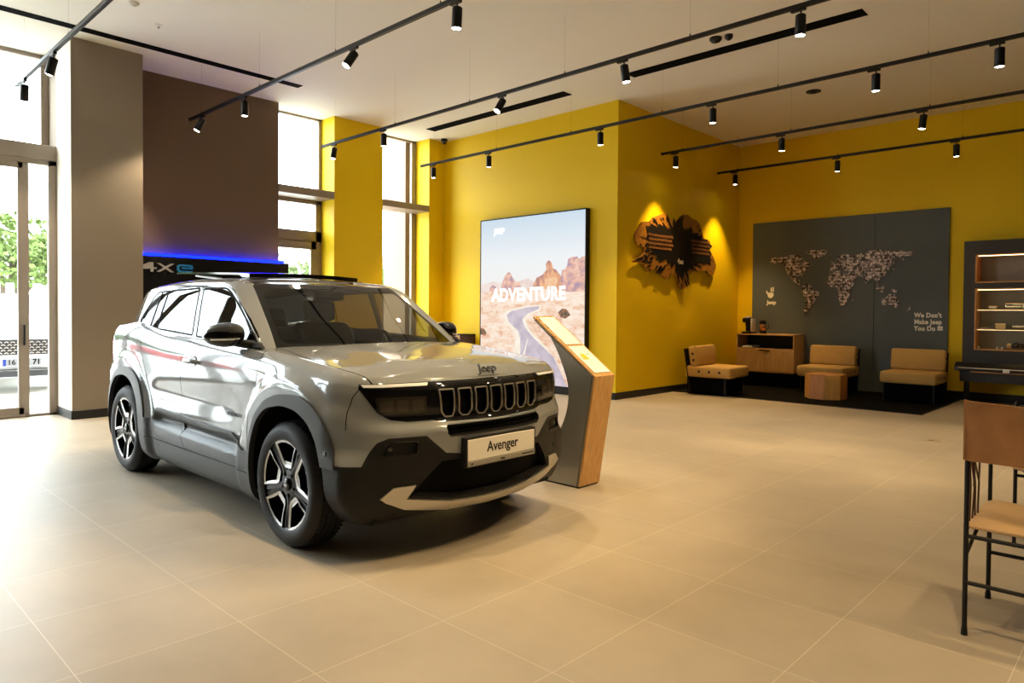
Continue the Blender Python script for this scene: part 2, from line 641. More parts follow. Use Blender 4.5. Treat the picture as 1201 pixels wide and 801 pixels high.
def region(polys, pts, axes, filt=None):
    """Cut the patch along a 2-D outline; returns (inside, outside)."""
    i, j = axes
    tris = []
    for t in tessellate_polygon([[Vector((p[0], p[1], 0)) for p in pts]]):
        a, b, c = (pts[t[0]], pts[t[1]], pts[t[2]])
        cr = (b[0] - a[0]) * (c[1] - a[1]) - (b[1] - a[1]) * (c[0] - a[0])
        if abs(cr) < 1e-10: continue
        if cr < 0: b, c = c, b
        tris.append((a, b, c, min(a[0], b[0], c[0]), max(a[0], b[0], c[0]), min(a[1], b[1], c[1]), max(a[1], b[1], c[1])))
    x0, x1 = min(p[0] for p in pts), max(p[0] for p in pts)
    y0, y1 = min(p[1] for p in pts), max(p[1] for p in pts)
    ins, outs = [], []
    for p in polys:
        u = [c[i] for c in p]
        v = [c[j] for c in p]
        if max(u) <= x0 or min(u) >= x1 or max(v) <= y0 or min(v) >= y1 or (filt and not filt(p)):
            outs.append(p)
            continue
        rem = [p]
        for (a, b, c, tx0, tx1, ty0, ty1) in tris:
            nr = []
            for r in rem:
                ru = [q[i] for q in r]
                rv = [q[j] for q in r]
                if max(ru) <= tx0 or min(ru) >= tx1 or max(rv) <= ty0 or min(rv) >= ty1:
                    nr.append(r)
                    continue
                cur = r
                pend = []
                for (s, e) in ((a, b), (b, c), (c, a)):
                    l, o = _split(cur, i, j, s[0], s[1], e[0], e[1])
                    if o: pend.append(o)
                    cur = l
                    if not cur: break
                if cur:
                    ins.append(cur)
                    nr += pend
                else:
                    nr.append(r)
            rem = nr
        outs += rem
    return ins, outs


def strip(line, w):
    """Outline of a thin ribbon along a 2-D polyline."""
    L, R = [], []
    n = len(line)
    for k in range(n):
        a = line[max(k - 1, 0)]
        b = line[min(k + 1, n - 1)]
        dx, dy = b[0] - a[0], b[1] - a[1]
        l = math.hypot(dx, dy)
        nx, ny = -dy / l * w / 2, dx / l * w / 2
        L.append((line[k][0] + nx, line[k][1] + ny))
        R.append((line[k][0] - nx, line[k][1] - ny))
    return L + R[::-1]


def inset(pts, t):
    """Inset a counter-clockwise or clockwise outline by t."""
    n = len(pts)
    ar = sum(pts[k][0] * pts[(k + 1) % n][1] - pts[(k + 1) % n][0] * pts[k][1] for k in range(n))
    sg = 1 if ar > 0 else -1
    out = []
    for k in range(n):
        a, b, c = pts[k - 1], pts[k], pts[(k + 1) % n]
        d1 = Vector((b[0] - a[0], b[1] - a[1])).normalized()
        d2 = Vector((c[0] - b[0], c[1] - b[1])).normalized()
        n1 = Vector((-d1.y, d1.x)) * sg
        n2 = Vector((-d2.y, d2.x)) * sg
        m = n1 + n2
        m = m / max(.3, m.dot(n1))
        out.append((b[0] + m.x * t, b[1] + m.y * t))
    return out


def rounded(pts, r, seg=4):
    out = []
    n = len(pts)
    for k in range(n):
        a, b, c = Vector(pts[k - 1]), Vector(pts[k]), Vector(pts[(k + 1) % n])
        rr = r[k] if isinstance(r, (list, tuple)) else r
        d1 = (a - b)
        d2 = (c - b)
        t = min(rr, d1.length * .49, d2.length * .49)
        p = b + d1.normalized() * t
        q = b + d2.normalized() * t
        for s in range(seg + 1):
            u = s / seg
            v = p * (1 - u)**2 + b * 2 * u * (1 - u) + q * u * u
            out.append((v.x, v.y))
    return out


def offset(polys, d):
    f = d if callable(d) else (lambda c: d)
    return [[(c[0] + c[3] * f(c), c[1] + c[4] * f(c), c[2] + c[5] * f(c), c[3], c[4], c[5]) for c in p] for p in polys]


def rim(polys, d0, d1, flip=False):
    """Walls along the open edges of a patch, from offset d0 to offset d1 along the normals."""
    key = lambda c: (round(c[0], 4), round(c[1], 4), round(c[2], 4))
    cnt = {}
    for p in polys:
        n = len(p)
        for k in range(n):
            a, b = key(p[k]), key(p[(k + 1) % n])
            if a == b: continue
            e = (a, b) if a < b else (b, a)
            cnt.setdefault(e, []).append((p[k], p[(k + 1) % n]))
    out = []
    f0 = d0 if callable(d0) else (lambda c: d0)
    f1 = d1 if callable(d1) else (lambda c: d1)
    for e, l in cnt.items():
        if len(l) != 1: continue
        a, b = l[0]
        if abs(a[1]) < 1e-4 and abs(b[1]) < 1e-4: continue      # on the mirror plane
        pos = lambda c, d: Vector(c[:3]) + Vector(c[3:]) * d
        q = [pos(a, f0(a)), pos(a, f1(a)), pos(b, f1(b)), pos(b, f0(b))]
        nn = (q[1] - q[0]).cross(q[3] - q[0])
        if nn.length < 1e-12: continue
        nn.normalize()
        if flip: nn = -nn; q = q[::-1]
        out.append([(*v, *nn) for v in q])
    return out


def mirror(polys):
    return [[(c[0], -c[1], c[2], c[3], -c[4], c[5]) for c in p][::-1] for p in polys]


def both(polys): return polys + mirror(polys)


def poly_obj(name, sets, parent, label=None):
    """sets: list of (polys, material). One mesh, with the patch normals kept."""
    me = bpy.data.meshes.new(name)
    vm, V, F, MI, NN = {}, [], [], [], []
    mats = []
    for polys, m in sets:
        if m not in mats: mats.append(m)
        mi = mats.index(m)
        for p in polys:
            idx, nr = [], []
            for c in p:
                k = (round(c[0], 5), round(c[1], 5), round(c[2], 5))
                v = vm.get(k)
                if v is None:
                    v = vm[k] = len(V)
                    V.append(k)
                if v in idx: continue
                idx.append(v)
                nr.append(c[3:])
            if len(idx) < 3: continue
            a = Vector(V[idx[1]]) - Vector(V[idx[0]])
            ar = Vector()
            for t in range(1, len(idx) - 1):
                ar += (Vector(V[idx[t]]) - Vector(V[idx[0]])).cross(Vector(V[idx[t + 1]]) - Vector(V[idx[0]]))
            if ar.length < 1e-9: continue
            F.append(idx)
            NN += nr
            MI.append(mi)
    me.from_pydata(V, [], F)
    for m in mats: me.materials.append(m)
    for k, p in enumerate(me.polygons):
        p.material_index = MI[k]
        p.use_smooth = True
    me.update()
    me.normals_split_custom_set([Vector(n).normalized() for n in NN])
    o = bpy.data.objects.new(name, me)
    COL.objects.link(o)
    if parent: o.parent = parent
    if label: o['label'] = label
    return o


# ------------------------------------------------------------------ the car
def build_car(root):
    PAINT = P('car_paint', srgb(134, 138, 142), .10, .15, .5, coat=.55)
    BLACKG = P('gloss_black', (.003, .003, .0035), .05, 0, .5)
    PLAST = P('black_plastic', (.010, .010, .0105), .5, 0, .25, bump=.15, bscale=900)
    CLAD = P('grey_cladding_plastic', (.030, .032, .033), .42, 0, .4)
    SEAM = P('shut_line', (.004, .004, .004), .9, 0, 0)
    SEAL = P('window_seal', (.006, .006, .007), .75, 0, .12)
    DARK = P('dark_void', (.004, .004, .004), .8, 0, .1)
    SILV = P('satin_silver', (.50, .48, .45), .34, .9)
    CHROME = P('chrome', (.75, .75, .76), .08, 1)
    GLASS = glass_mat('side_glass', (.42, .42, .38, 1), 1.7)
    WSG = glass_mat('windshield_glass', (.46, .46, .39, 1), 1.5)
    LENSC = glass_mat('headlight_cover', (.85, .85, .85, 1), 1.45)
    RUB = P('tyre_rubber', (.011, .011, .0115), .6, 0, .3)
    INT = P('cabin_trim', (.012, .012, .012), .7, 0, .2)
    SEATM = P('seat_fabric', (.02, .02, .02), .85, 0, .2)
    RED = P('tail_lamp_red', (.35, .008, .01), .1, 0, .5, coat=1.)
    WHITE = P('plate_white', srgb(236, 232, 224), .35)
    DRL_SHEEN = P('daylight_bar_sheen', (.88, .91, .96), .1, .1, .5, coat=1.)  # lamp bar; its near-white colour stands in for the reflection along the lens top

    WB = 1.28                      # half the wheelbase
    ztop_f = smooth_interp([-2., -1.6, -1.2, -.9, -.5, 0, .5, .9, 1.05, 1.3, 1.5, 1.7, 1.85, 1.95, 2.1],
                           [1.17, 1.18, 1.20, 1.17, 1.125, 1.105, 1.085, 1.070, 1.058, 1.032, 1.010, .985, .958, .940, .933])
    prof = smooth_interp([.18, .22, .27, .36, .50, .62, .75, .86, .92, .97, 1.01, 1.04, 1.06, 1.075],
                         [.775, .815, .835, .848, .852, .849, .850, .855, .856, .851, .840, .823, .805, .780])
    xf_f = smooth_interp([.18, .21, .25, .30, .36, .5, .62, .695, .715, .735, .80, .88, .905, .92, .93, .94],
                         [1.90, 1.95, 2.00, 2.035, 2.055, 2.075, 2.085, 2.083, 2.066, 2.05, 2.048, 2.040, 2.030, 2.018, 2.000, 1.975])
    xr_f = smooth_interp([.18, .25, .35, .5, .65, .8, .9, 1.0, 1.1, 1.2],
                         [-1.80, -1.88, -1.95, -1.975, -1.98, -1.965, -1.95, -1.945, -1.935, -1.90])

    def bulge(x, z):
        b = 0
        for cx in (-WB, WB):
            dx = (x - cx) * (1. if (x - cx) * cx > 0 else 1.06)
            d = math.hypot(dx, max(z - .345, -.1) * .98)
            b = max(b, 1 - sstep(.545, .625, d))
        return .030 * b

    def W(x, zr, z):
        w = prof(zr)
        w += bulge(x, z)
        w -= .07 * sstep(1.35, 1.75, x) * (1 - sstep(.18, .38, z))
        w -= .020 * (max(0, x - .9) / .8) ** 2 + .022 * (max(0, -x - .9) / .8) ** 2
        # the scooped lower door
        w -= .010 * math.exp(-((z - .70) / .07) ** 2) * sstep(-.85, -.55, x) * (1 - sstep(.45, .80, x))
        return w

    def herm(p0, t0, p1, t1, n):
        out = []
        for k in range(1, n):
            t = k / n
            h = (2 * t**3 - 3 * t**2 + 1, t**3 - 2 * t**2 + t, -2 * t**3 + 3 * t**2, t**3 - t**2)
            out.append(tuple(h[0] * p0[q] + h[1] * t0[q] + h[2] * p1[q] + h[3] * t1[q] for q in (0, 1)))
        return out

    raw = list(np.concatenate([[.18, .20, .22, .245, .27, .30], np.arange(.33, .99, .022), [1.0, 1.02, 1.035, 1.048, 1.058, 1.066, 1.072, 1.075]]))
    G = []
    zl = .60
    for zr in raw:
        def zz(x):
            return zr if zr <= zl else zl + (zr - zl) * (ztop_f(x) - zl) / (1.075 - zl)
        zF, zR = zz(2.0), zz(-1.9)
        xf, xr = xf_f(zF), xr_f(zR)
        lo = 1 - sstep(.50, .62, zF)
        ycF = .60
        bow = .115
        xs = 1.66 + .12 * lo
        xe = -1.62
        side = [(x, W(x, zr, zz(x))) for x in np.linspace(xe, xs, 150)]
        fA = (xf - bow, ycF)
        B = side[-1]
        mid = herm(B, (.34 - .10 * lo, -.02), fA, (.07, -.30), 22)
        front = [(xf - bow * (y / ycF) ** 2, y) for y in np.linspace(ycF, 0, 40)]
        rA = (xr + .05, .62)
        Bs = side[0]
        rmid = herm(rA, (-.03, .26), Bs, (.34, .02), 14)
        rear = [(xr + .05 * (y / .62) ** 2, y) for y in np.linspace(0, .62, 14)]
        ring = rear + rmid + side + mid + front
        G.append([(x, y, zz(x)) for x, y in ring])
    top = G[-1]
    crown = smooth_interp([-2, .8, 1.05, 1.5, 1.8, 1.92, 1.99, 2.1], [.0, .02, .030, .036, .040, .034, .010, 0])
    for q in (.015, .04, .075, .12, .18, .26, .35, .45, .56, .67, .78, .88, .95, 1.0):
        row = []
        for (x, y, z) in top:
            yy = y * (1 - q)
            c = crown(x) * (1 - (1 - q) ** 2.4)
            # raised middle of the bonnet
            row.append((x, yy, z + c + .010 * (1 - sstep(.40, .50, yy)) * sstep(.99, 1.1, x) * (1 - sstep(1.75, 1.98, x))))
        G.append(row)
    nside = len(raw)
    polys = grid_polys(G)
    XZ, YZ, XY = (0, 2), (1, 2), (0, 1)
    cen = lambda p, q: sum(c[q] for c in p) / len(p)

    # drop what lies under the cabin
    cabin = [(-2.2, -.1), (-2.2, .9), (-1.75, .9)] + [(-1.75, .786), (.86, .786)] + [(.90, .70), (1.0, .45), (1.05, 0), (1.05, -.1)]
    _, polys = region(polys, [(-2.2, -.1), (-2.2, .782), (.86, .782), (.90, .70), (1.0, .40), (1.035, 0), (1.035, -.1)], XY, lambda p: cen(p, 2) > 1.03)

    _, polys = region(polys, [(1.30, .1), (2.3, .1), (2.3, .232), (1.30, .215)], XZ)
    # ---- wheel arches, flares and sills (side view)
    arch_in = [(-.40, -.3), (-.375, .15), (-.37, .42), (-.345, .56), (-.285, .675), (-.175, .752), (0, .785), (.15, .770), (.26, .715), (.335, .62), (.38, .50), (.40, .35), (.41, .15), (.415, -.3)]
    arch_out = [(-.425, -.3), (-.405, .15), (-.40, .44), (-.375, .57), (-.315, .695), (-.19, .795), (-.04, .842), (.10, .853), (.21, .845), (.31, .805), (.385, .742), (.435, .66), (.49, .53), (.50, .35), (.51, -.3)]
    def sm(pl, cx, flip=False):
        s = -1 if flip else 1
        return [(cx + p[0], p[1]) for p in rounded(pl, .05, 4)]
    sideF = lambda p: cen(p, 1) > .45
    flare_sets = []
    for cx in (WB, -WB):
        ins, polys = region(polys, sm(arch_in, cx), XZ, sideF)
        if cx > 0: bl0, polys = region(polys, [(1.45, .1), (1.86, .1), (1.86, .505), (1.45, .505)], XZ, sideF)
        fl, polys = region(polys, sm(arch_out, cx), XZ, sideF)
        flare_sets.append(fl)
    sill_pl = [(-1.0, .10), (-1.0, .50), (-.70, .49), (-.60, .583), (.627, .551), (.835, .474), (1.0, .474), (1.0, .10)]
    sill, polys = region(polys, sill_pl, XZ, lambda p: sideF(p) and abs(cen(p, 0)) < 1.0)
    # front and rear bumper lower plastic
    bl, polys = region(polys, [(1.70, .1), (2.3, .1), (2.3, .525), (1.70, .525)], XZ)
    rb, polys = region(polys, [(-2.3, .1), (-1.6, .1), (-1.6, .55), (-2.3, .62)], XZ)

    frontF = lambda p: cen(p, 0) > 1.62 and cen(p, 3) > .12
    # ---- front fascia (front view)
    trap = [(-.05, .50), (-.05, .548), (.26, .548), (.36, .562), (.475, .662), (.66, .662), (.705, .64), (.775, .527), (.78, .50)]
    bl2, polys = region(polys, trap, YZ, frontF)
    lower = bl0 + bl + bl2
    skid_pl = [(-.05, .237), (.30, .246), (.55, .285), (.66, .335), (.69, .358), (.630, .408), (.515, .410), (.555, .342), (.30, .297), (-.05, .286)]
    skid, lower = region(lower, skid_pl, YZ, frontF)
    # fog pocket and lower intake are sunk in
    intake_pl = [(-.05, .300), (.30, .310), (.530, .352), (.47, .43), (.38, .52), (-.05, .52)]
    intake, lower = region(lower, intake_pl, YZ, frontF)
    fog_pl = rounded([(.520, .572), (.520, .636), (.655, .636), (.688, .572)], .012, 2)
    fog, lower = region(lower, fog_pl, YZ, frontF)
    slot_pl = rounded([(-.02, .652), (.345, .652), (.352, .70), (-.02, .70)], .0, 1)
    slot_pl = [(-.02, .647), (.338, .647), (.356, .660), (.360, .693), (.350, .706), (-.02, .706)]
    slot, polys = region(polys, slot_pl, YZ, frontF)
    band_pl = [(-.05, .716), (.36, .722), (.42, .735), (.55, .735), (.63, .748), (.690, .785), (.735, .868), (.754, .910), (.748, .9285), (.40, .930), (-.05, .933)]
    band, polys = region(polys, band_pl, YZ, frontF)
    # ---- bonnet shut line and door shut lines
    hoodseam, polys = region(polys, strip([(.90, .715), (1.02, .722), (1.2, .735), (1.47, .745), (1.68, .742), (1.80, .715), (1.86, .70)], .006), XY, lambda p: cen(p, 5) > .25 and cen(p, 0) > .88)
    hood, polys = region(polys, [(.80, -.1), (.80, .712), (1.02, .720), (1.2, .733), (1.47, .743), (1.68, .740), (1.80, .713), (1.87, .695), (2.3, .69), (2.3, -.1)], XY, lambda p: cen(p, 2) > .90 and cen(p, 5) > .25)
    doorF = lambda p: cen(p, 1) > .6 and abs(cen(p, 0)) < 1.3
    s_front = [(.93, 1.09), (.956, .98), (.934, .891), (.885, .74), (.87, .60), (.875, .46)]
    s_mid = [(-.085, 1.13), (-.10, 1.09), (-.145, .996), (-.183, .865), (-.19, .72), (-.176, .58), (-.15, .45), (-.06, .36)]
    s_rear = [(-1.0, 1.22), (-.93, 1.02), (-.86, .86), (-.79, .72), (-.70, .60), (-.66, .50)]
    seams = []
    for ln in (s_front, s_mid, s_rear):
        a, polys = region(polys, strip(ln, .006), XZ, doorF)
        seams.append(offset(a, -.002))
    seam_sill, sill = region(sill, strip([(-.15, .60), (-.165, .50), (-.15, .42), (-.06, .34)], .005), XZ)
    seam_sill2, sill = region(sill, strip([(-.9, .352), (.95, .352)], .005), XZ)
    fdoor, polys = region(polys, [(-.082, 1.3), (-.10, 1.09), (-.145, .996), (-.183, .865), (-.19, .72), (-.176, .58), (-.15, .45), (.875, .45), (.87, .60), (.885, .74), (.934, .891), (.956, .98), (.93, 1.3)], XZ, doorF)
    rdoor, polys = region(polys, [(-1.0, 1.3), (-1.0, 1.22), (-.93, 1.02), (-.86, .86), (-.79, .72), (-.70, .60), (-.66, .45), (-.15, .45), (-.176, .58), (-.19, .72), (-.183, .865), (-.145, .996), (-.10, 1.09), (-.082, 1.3)], XZ, doorF)
    # bumper seam between wing and bumper
    s_b = [(1.835, .93), (1.80, .86), (1.785, .79), (1.79, .70)]
    bs, polys = region(polys, strip(s_b, .004), XZ, lambda p: cen(p, 1) > .6)
    bump, polys = region(polys, [(2.3, .5), (1.79, .5), (1.79, .70), (1.785, .79), (1.80, .86), (1.835, .93), (1.86, 1.0), (2.3, 1.0)], XZ)
    # rear: lamp, gate
    tl, polys = region(polys, rounded([(.52, .90), (.90, .90), (.90, 1.06), (.52, 1.06)], .03), YZ, lambda p: cen(p, 0) < -1.70)
    rplate, polys = region(polys, [(-.02, .70), (.30, .70), (.30, .84), (-.02, .84)], YZ, lambda p: cen(p, 0) < -1.8)
    gs, polys = region(polys, strip([(.70, 1.2), (.70, .86), (.62, .66), (-.02, .66)], .006), YZ, lambda p: cen(p, 0) < -1.75)
    gate, polys = region(polys, [(-.1, 1.3), (.70, 1.3), (.70, .86), (.62, .66), (-.1, .66)], YZ, lambda p: cen(p, 0) < -1.75)

    wing = [p for p in polys if cen(p, 0) > 0]
    quarter = [p for p in polys if cen(p, 0) <= 0]
    poly_obj('body_shell', [(both(quarter), PAINT)], root)
    poly_obj('bonnet', [(both(hood), PAINT)], root)
    for s, f in ((1, lambda q: q), (-1, mirror)):
        poly_obj('front_wing', [(f(wing), PAINT), (f(offset(hoodseam + bs, -.002) + seams[0]), SEAM)], root)
        d = poly_obj('front_door', [(f(fdoor), PAINT), (f(seams[1]), SEAM)], root)
        d2 = poly_obj('rear_door', [(f(rdoor), PAINT), (f(seams[2]), SEAM)], root)
        if s == -1:
            near_door = d
            near_rdoor = d2
        else:
            far_door = d
    poly_obj('tailgate', [(both(gate), PAINT), (both(offset(gs, -.002)), SEAM), (both(rplate), PLAST)], root)
    for f in (lambda q: q, mirror):
        poly_obj('tail_lamp', [(f(offset(tl, .006)), RED), (f(rim(tl, .006, -.004)), RED)], root)
    poly_obj('rear_bumper', [(both(rb), PLAST)], root)
    fb = poly_obj('front_bumper', [(both(bump), PAINT), (both(lower), PLAST), (both(rim(intake, 0, -.05)), PLAST), (both(rim(fog, 0, -.018)), PLAST),
                                   (both(rim(slot, 0, -.04)), PLAST)], root)
    poly_obj('lower_intake', [(both(offset(intake, -.05)), DARK)], fb)
    poly_obj('upper_intake', [(both(offset(slot, -.04)), DARK)], fb)
    for f in (lambda q: q, mirror):
        fp = poly_obj('fog_pocket', [(f(offset(fog, -.018)), PLAST)], fb)
    poly_obj('skid_plate', [(both(offset(skid, .012)), SILV), (both(rim(skid, .012, -.01)), SILV)], root, 'silver skid plate under the front bumper')

    # flares
    for fl in flare_sets:
        for f in (lambda q: q, mirror):
            poly_obj('wheel_arch_flare', [(f(offset(fl, .012)), CLAD), (f(rim(fl, .012, -.02)), CLAD)], root)
    def sill_off(c):
        x, z = c[0], c[2]
        m = sstep(-.68, -.60, x) * (1 - sstep(.60, .78, x))
        zc = .495 - .03 * (x + .6) / 1.3
        k = sstep(zc - .040, zc - .008, z) * (1 - sstep(zc + .020, zc + .058, z))
        return .012 + .006 * (1 - sstep(zc - .10, zc - .06, z)) * m - .044 * k * m
    ss = []
    for p in offset(sill, sill_off):
        ss.append(p)
    # the ledge needs its own normals: rebuild them from the displaced faces
    def renorm(pl):
        acc = {}
        for p in pl:
            v = [Vector(c[:3]) for c in p]
            n = Vector()
            for t in range(1, len(v) - 1): n += (v[t] - v[0]).cross(v[t + 1] - v[0])
            for c in p:
                k = (round(c[0], 4), round(c[1], 4), round(c[2], 4))
                acc[k] = acc.get(k, Vector()) + n
        return [[(c[0], c[1], c[2], *acc[(round(c[0], 4), round(c[1], 4), round(c[2], 4))].normalized()) for c in p] for p in pl]
    ss = renorm(ss)
    for f in (lambda q: q, mirror):
        poly_obj('sill_cladding', [(f(ss), CLAD), (f(rim(sill, sill_off, -.02)), CLAD), (f(offset(seam_sill + seam_sill2, .0)), SEAM)], root)

    # ---- grille with its seven slots
    polys7 = []
    hl_pl = [(.405, .70), (.405, .95), (.85, .95), (.85, .70)]
    hl, grille = region(band, hl_pl, YZ)
    g = poly_obj('grille', [(both(rim(band, 0, -.02)), PAINT)], root)
    full = both(grille)
    for k in range(-3, 4):
        c = k * .1105
        w = .0445
        o = [(c - w, .892), (c + w, .892), (c + w, .770), (c + w - .022, .742), (c - w + .022, .742), (c - w, .770)]
        if k == -3: o = [(c - w - .004, .892), (c + w, .892), (c + w, .770), (c + w - .01, .742), (c - w + .030, .742), (c - w + .006, .775)]
        if k == 3: o = [(c - w, .892), (c + w + .004, .892), (c + w - .006, .775), (c + w - .030, .742), (c - w + .01, .742), (c - w, .770)]
        o = rounded(o, .010, 3)
        ins, full = region(full, o, YZ)
        hole, ring = region(ins, inset(o, .0075), YZ)
        poly_obj('grille_slot', [(offset(ring, .006), SILV), (rim(ring, .006, -.002), SILV), (rim(hole, 0, -.035), BLACKG), (offset(hole, -.035), DARK)], g)
    g2 = poly_obj('grille_panel', [(full, BLACKG)], g)

    # ---- headlights
    LAMP = P('lamp_reflector', (.11, .095, .075), .2, .7)
    for s, f in ((1, lambda q: q), (-1, mirror)):
        h = poly_obj('headlight', [(f(offset(hl, .003)), BLACKG), (f(rim(hl, .003, -.03)), BLACKG)], root)
        drl_pl = [(.435, .911), (.425, .9235), (.742, .9245), (.735, .911)]
        d, rest = region(hl, drl_pl, YZ)
        poly_obj('daylight_bar_sheen', [(f(offset(d, .008)), DRL_SHEEN), (f(rim(d, .008, .0)), DRL_SHEEN)], h)
        mod_pl = rounded([(.45, .775), (.45, .862), (.700, .862), (.685, .80), (.66, .775)], .012, 3)
        md, _ = region(hl, mod_pl, YZ)
        poly_obj('lens_window', [(f(offset(md, .0045)), P('lens_window', (.022, .018, .014), .05, .0, .5)), ], h)
        for y0 in (.465, .542, .618):
            ml, _ = region(md, rounded([(y0, .790), (y0, .846), (y0 + .060, .846), (y0 + .060, .790)], .01, 3), YZ)
            poly_obj('led_module', [(f(offset(ml, .006)), LAMP), (f(rim(ml, .006, .003)), LAMP)], h)

    # ---- fog lamps in their pockets
    for s in (-1, 1):
        bm = NB()
        lathe(bm, [(0, .012), (.011, .012), (.016, .008), (.019, 0), (.019, -.03)], 20, 0, Matrix.Translation((1.925, s * .635, .604)) @ Matrix.Rotation(PI / 2, 4, 'Y') @ Matrix.Rotation(s * -.25, 4, 'X'))
        obj('fog_lamp', bm, P('fog_lens', (.16, .15, .14), .1, .6), root, 40)

    # ------------------------------------------------------------------ greenhouse
    fr = [0, .02, .06, .12, .20, .30, .40, .50, .60, .70, .78, .85, .90, .94, .97, .99, 1.0]
    ySf = smooth_interp([0, .3, .6, .85, .92, .96, .985, 1.0], [.788, .760, .730, .699, .684, .664, .640, .610])
    zbt = lambda x: ztop_f(x) - .006
    zrt = smooth_interp([-2, -1.75, -1.5, -1.3, -1.0, -.6, -.15, .18, .32, .45, .6], [1.395, 1.43, 1.460, 1.478, 1.500, 1.517, 1.518, 1.506, 1.493, 1.478, 1.46])
    xwf = smooth_interp([0, .3, .6, .85, 1.0], [1.060, .868, .655, .475, .360])
    G2 = []
    for f in fr:
        bowf = .165 - .095 * f
        yA = .700 - .125 * f
        xA = xwf(f) - bowf
        yS = ySf(f)
        xB = xA - .045
        xr = -1.905 + .18 * f ** 1.4
        xs0 = -1.22
        side = [(x, yS - .004 * max(0, x) - .02 * max(0, (-x - .5)) ** 2) for x in np.linspace(xs0, xB, 100)]
        A = (xA, yA)
        mid = herm(side[-1], (.085, -.006), A, (.012, -.13), 12)
        front = [(xwf(f) - bowf * (y / yA) ** 2, y) for y in np.linspace(yA, 0, 30)]
        rA = (xr + .06, .56 - .06 * f)
        rmid = herm(rA, (-.04, .28), side[0], (.55, .14), 26)
        rear = [(xr + .06 * (y / rA[1]) ** 2, y) for y in np.linspace(0, rA[1], 12)]
        ring = rear + rmid + side + mid + front
        zf0, zf1 = 1.052, 1.477
        row = []
        for x, y in ring:
            z0, z1 = zbt(min(x, .95)), zrt(x)
            z = z0 + f * (z1 - z0)
            if x > xA - .12:
                t = sstep(xA - .12, xA + .02, x)
                z = z * (1 - t) + (zf0 + f * (zf1 - zf0) + .0) * t
            row.append((x, y, z))
        G2.append(row)
    top = G2[-1]
    cr2 = smooth_interp([-2, -1.7, -1.3, -.5, .1, .3, .45], [.012, .02, .026, .026, .022, .014, .006])
    for q in (.02, .05, .1, .18, .3, .45, .6, .75, .9, 1.0):
        G2.append([(x, y * (1 - q), z + cr2(x) * (1 - (1 - q) ** 2.2)) for x, y, z in top])
    gp = grid_polys(G2)

    wsF = lambda p: cen(p, 0) > .2 and cen(p, 3) > .25 and cen(p, 5) < .97
    # windshield: front view outline; its edge band is black
    ws_out = [(-.1, 1.0), (.705, 1.0), (.698, 1.07), (.572, 1.468), (-.1, 1.474)]
    wsb, gp = region(gp, ws_out, YZ, wsF)
    ws_in = rounded([(-.1, 1.085), (.655, 1.098), (.545, 1.445), (-.1, 1.455)], [.0, .05, .04, .0], 5)
    ws, frit = region(wsb, ws_in, YZ)
    win_f = rounded([(-.075, 1.122), (-.135, 1.441), (.200, 1.440), (.295, 1.405), (.385, 1.355), (.600, 1.225), (.755, 1.120), (.795, 1.085)], [.012, .02, .05, .06, .06, .05, .03, .02], 4)
    win_r = rounded([(-.155, 1.128), (-.215, 1.445), (-.97, 1.428), (-1.035, 1.40), (-1.175, 1.215), (-1.14, 1.192), (-.82, 1.160)], [.012, .02, .03, .05, .03, .04, .05], 4)
    sideG = lambda p: cen(p, 1) > .5 and cen(p, 4) > .3 and cen(p, 0) > -1.5
    sealf, gp = region(gp, inset(win_f, -.012), XZ, sideG)
    glf, sealf = region(sealf, win_f, XZ)
    sealr, gp = region(gp, inset(win_r, -.012), XZ, sideG)
    glr, sealr = region(sealr, win_r, XZ)
    # the rear opening: door glass, two slim dividers, a narrow pane and a gloss black pillar trim
    dv1, glr = region(glr, strip([(-.800, 1.10), (-.770, 1.46)], .018), XZ)
    dv2, glr = region(glr, strip([(-.945, 1.10), (-.895, 1.46)], .018), XZ)
    door_gl, rest = region(glr, [(-.80, 1.0), (-.77, 1.5), (-.1, 1.5), (-.1, 1.0)], XZ)
    slim_gl, cpil = region(rest, [(-.945, 1.0), (-.895, 1.5), (-.77, 1.5), (-.80, 1.0)], XZ)
    hid_h, cpil = region(cpil, [(-1.145, 1.225), (-1.085, 1.300), (-1.062, 1.300), (-1.10, 1.225)], XZ)
    # B pillar seam
    bps, gp = region(gp, strip([(-.105, 1.10), (-.168, 1.46)], .006), XZ, sideG)
    # rear screen
    rsF = lambda p: cen(p, 0) < -1.55 and cen(p, 3) < -.3
    rs, gp = region(gp, rounded([(-.05, 1.19), (.60, 1.20), (.52, 1.385), (-.05, 1.395)], [.0, .05, .05, .0], 4), YZ, rsF)
    # black roof
    roof, gp = region(gp, [(-1.80, -.1), (-1.80, .50), (-1.5, .555), (.5, .56), (.6, -.1)], XY, lambda p: cen(p, 5) > .55)
    # drip channel between window tops and rail
    drip, gp = region(gp, strip([(-1.25, 1.440), (-.97, 1.455), (-.2, 1.468), (.20, 1.462), (.315, 1.425), (.405, 1.37), (.622, 1.237), (.775, 1.132)], .006), XZ, sideG)

    poly_obj('cabin_frame', [(both(gp), PAINT), (offset(both(bps + drip), -.001), SEAM)], root)
    poly_obj('roof', [(both(roof), BLACKG)], root, 'gloss black roof')
    w_ = poly_obj('windscreen', [(both(ws), WSG), (both(frit), BLACKG)], root)
    poly_obj('rear_screen', [(both(rs), GLASS)], root)
    for s, f in ((1, lambda q: q), (-1, mirror)):
        a = poly_obj('front_window', [(f(glf), GLASS), (f(offset(sealf, .002)), SEAL)], root)
        b = poly_obj('rear_window', [(f(door_gl + slim_gl), GLASS), (f(offset(sealr, .002)), SEAL), (f(offset(dv1 + dv2, .003)), SEAL), (f(cpil), BLACKG)], root)
        poly_obj('hidden_door_handle', [(f(offset(hid_h, -.004)), DARK)], b)

    # ------------------------------------------------------------------ underbody, liners, cabin
    bm = NB()
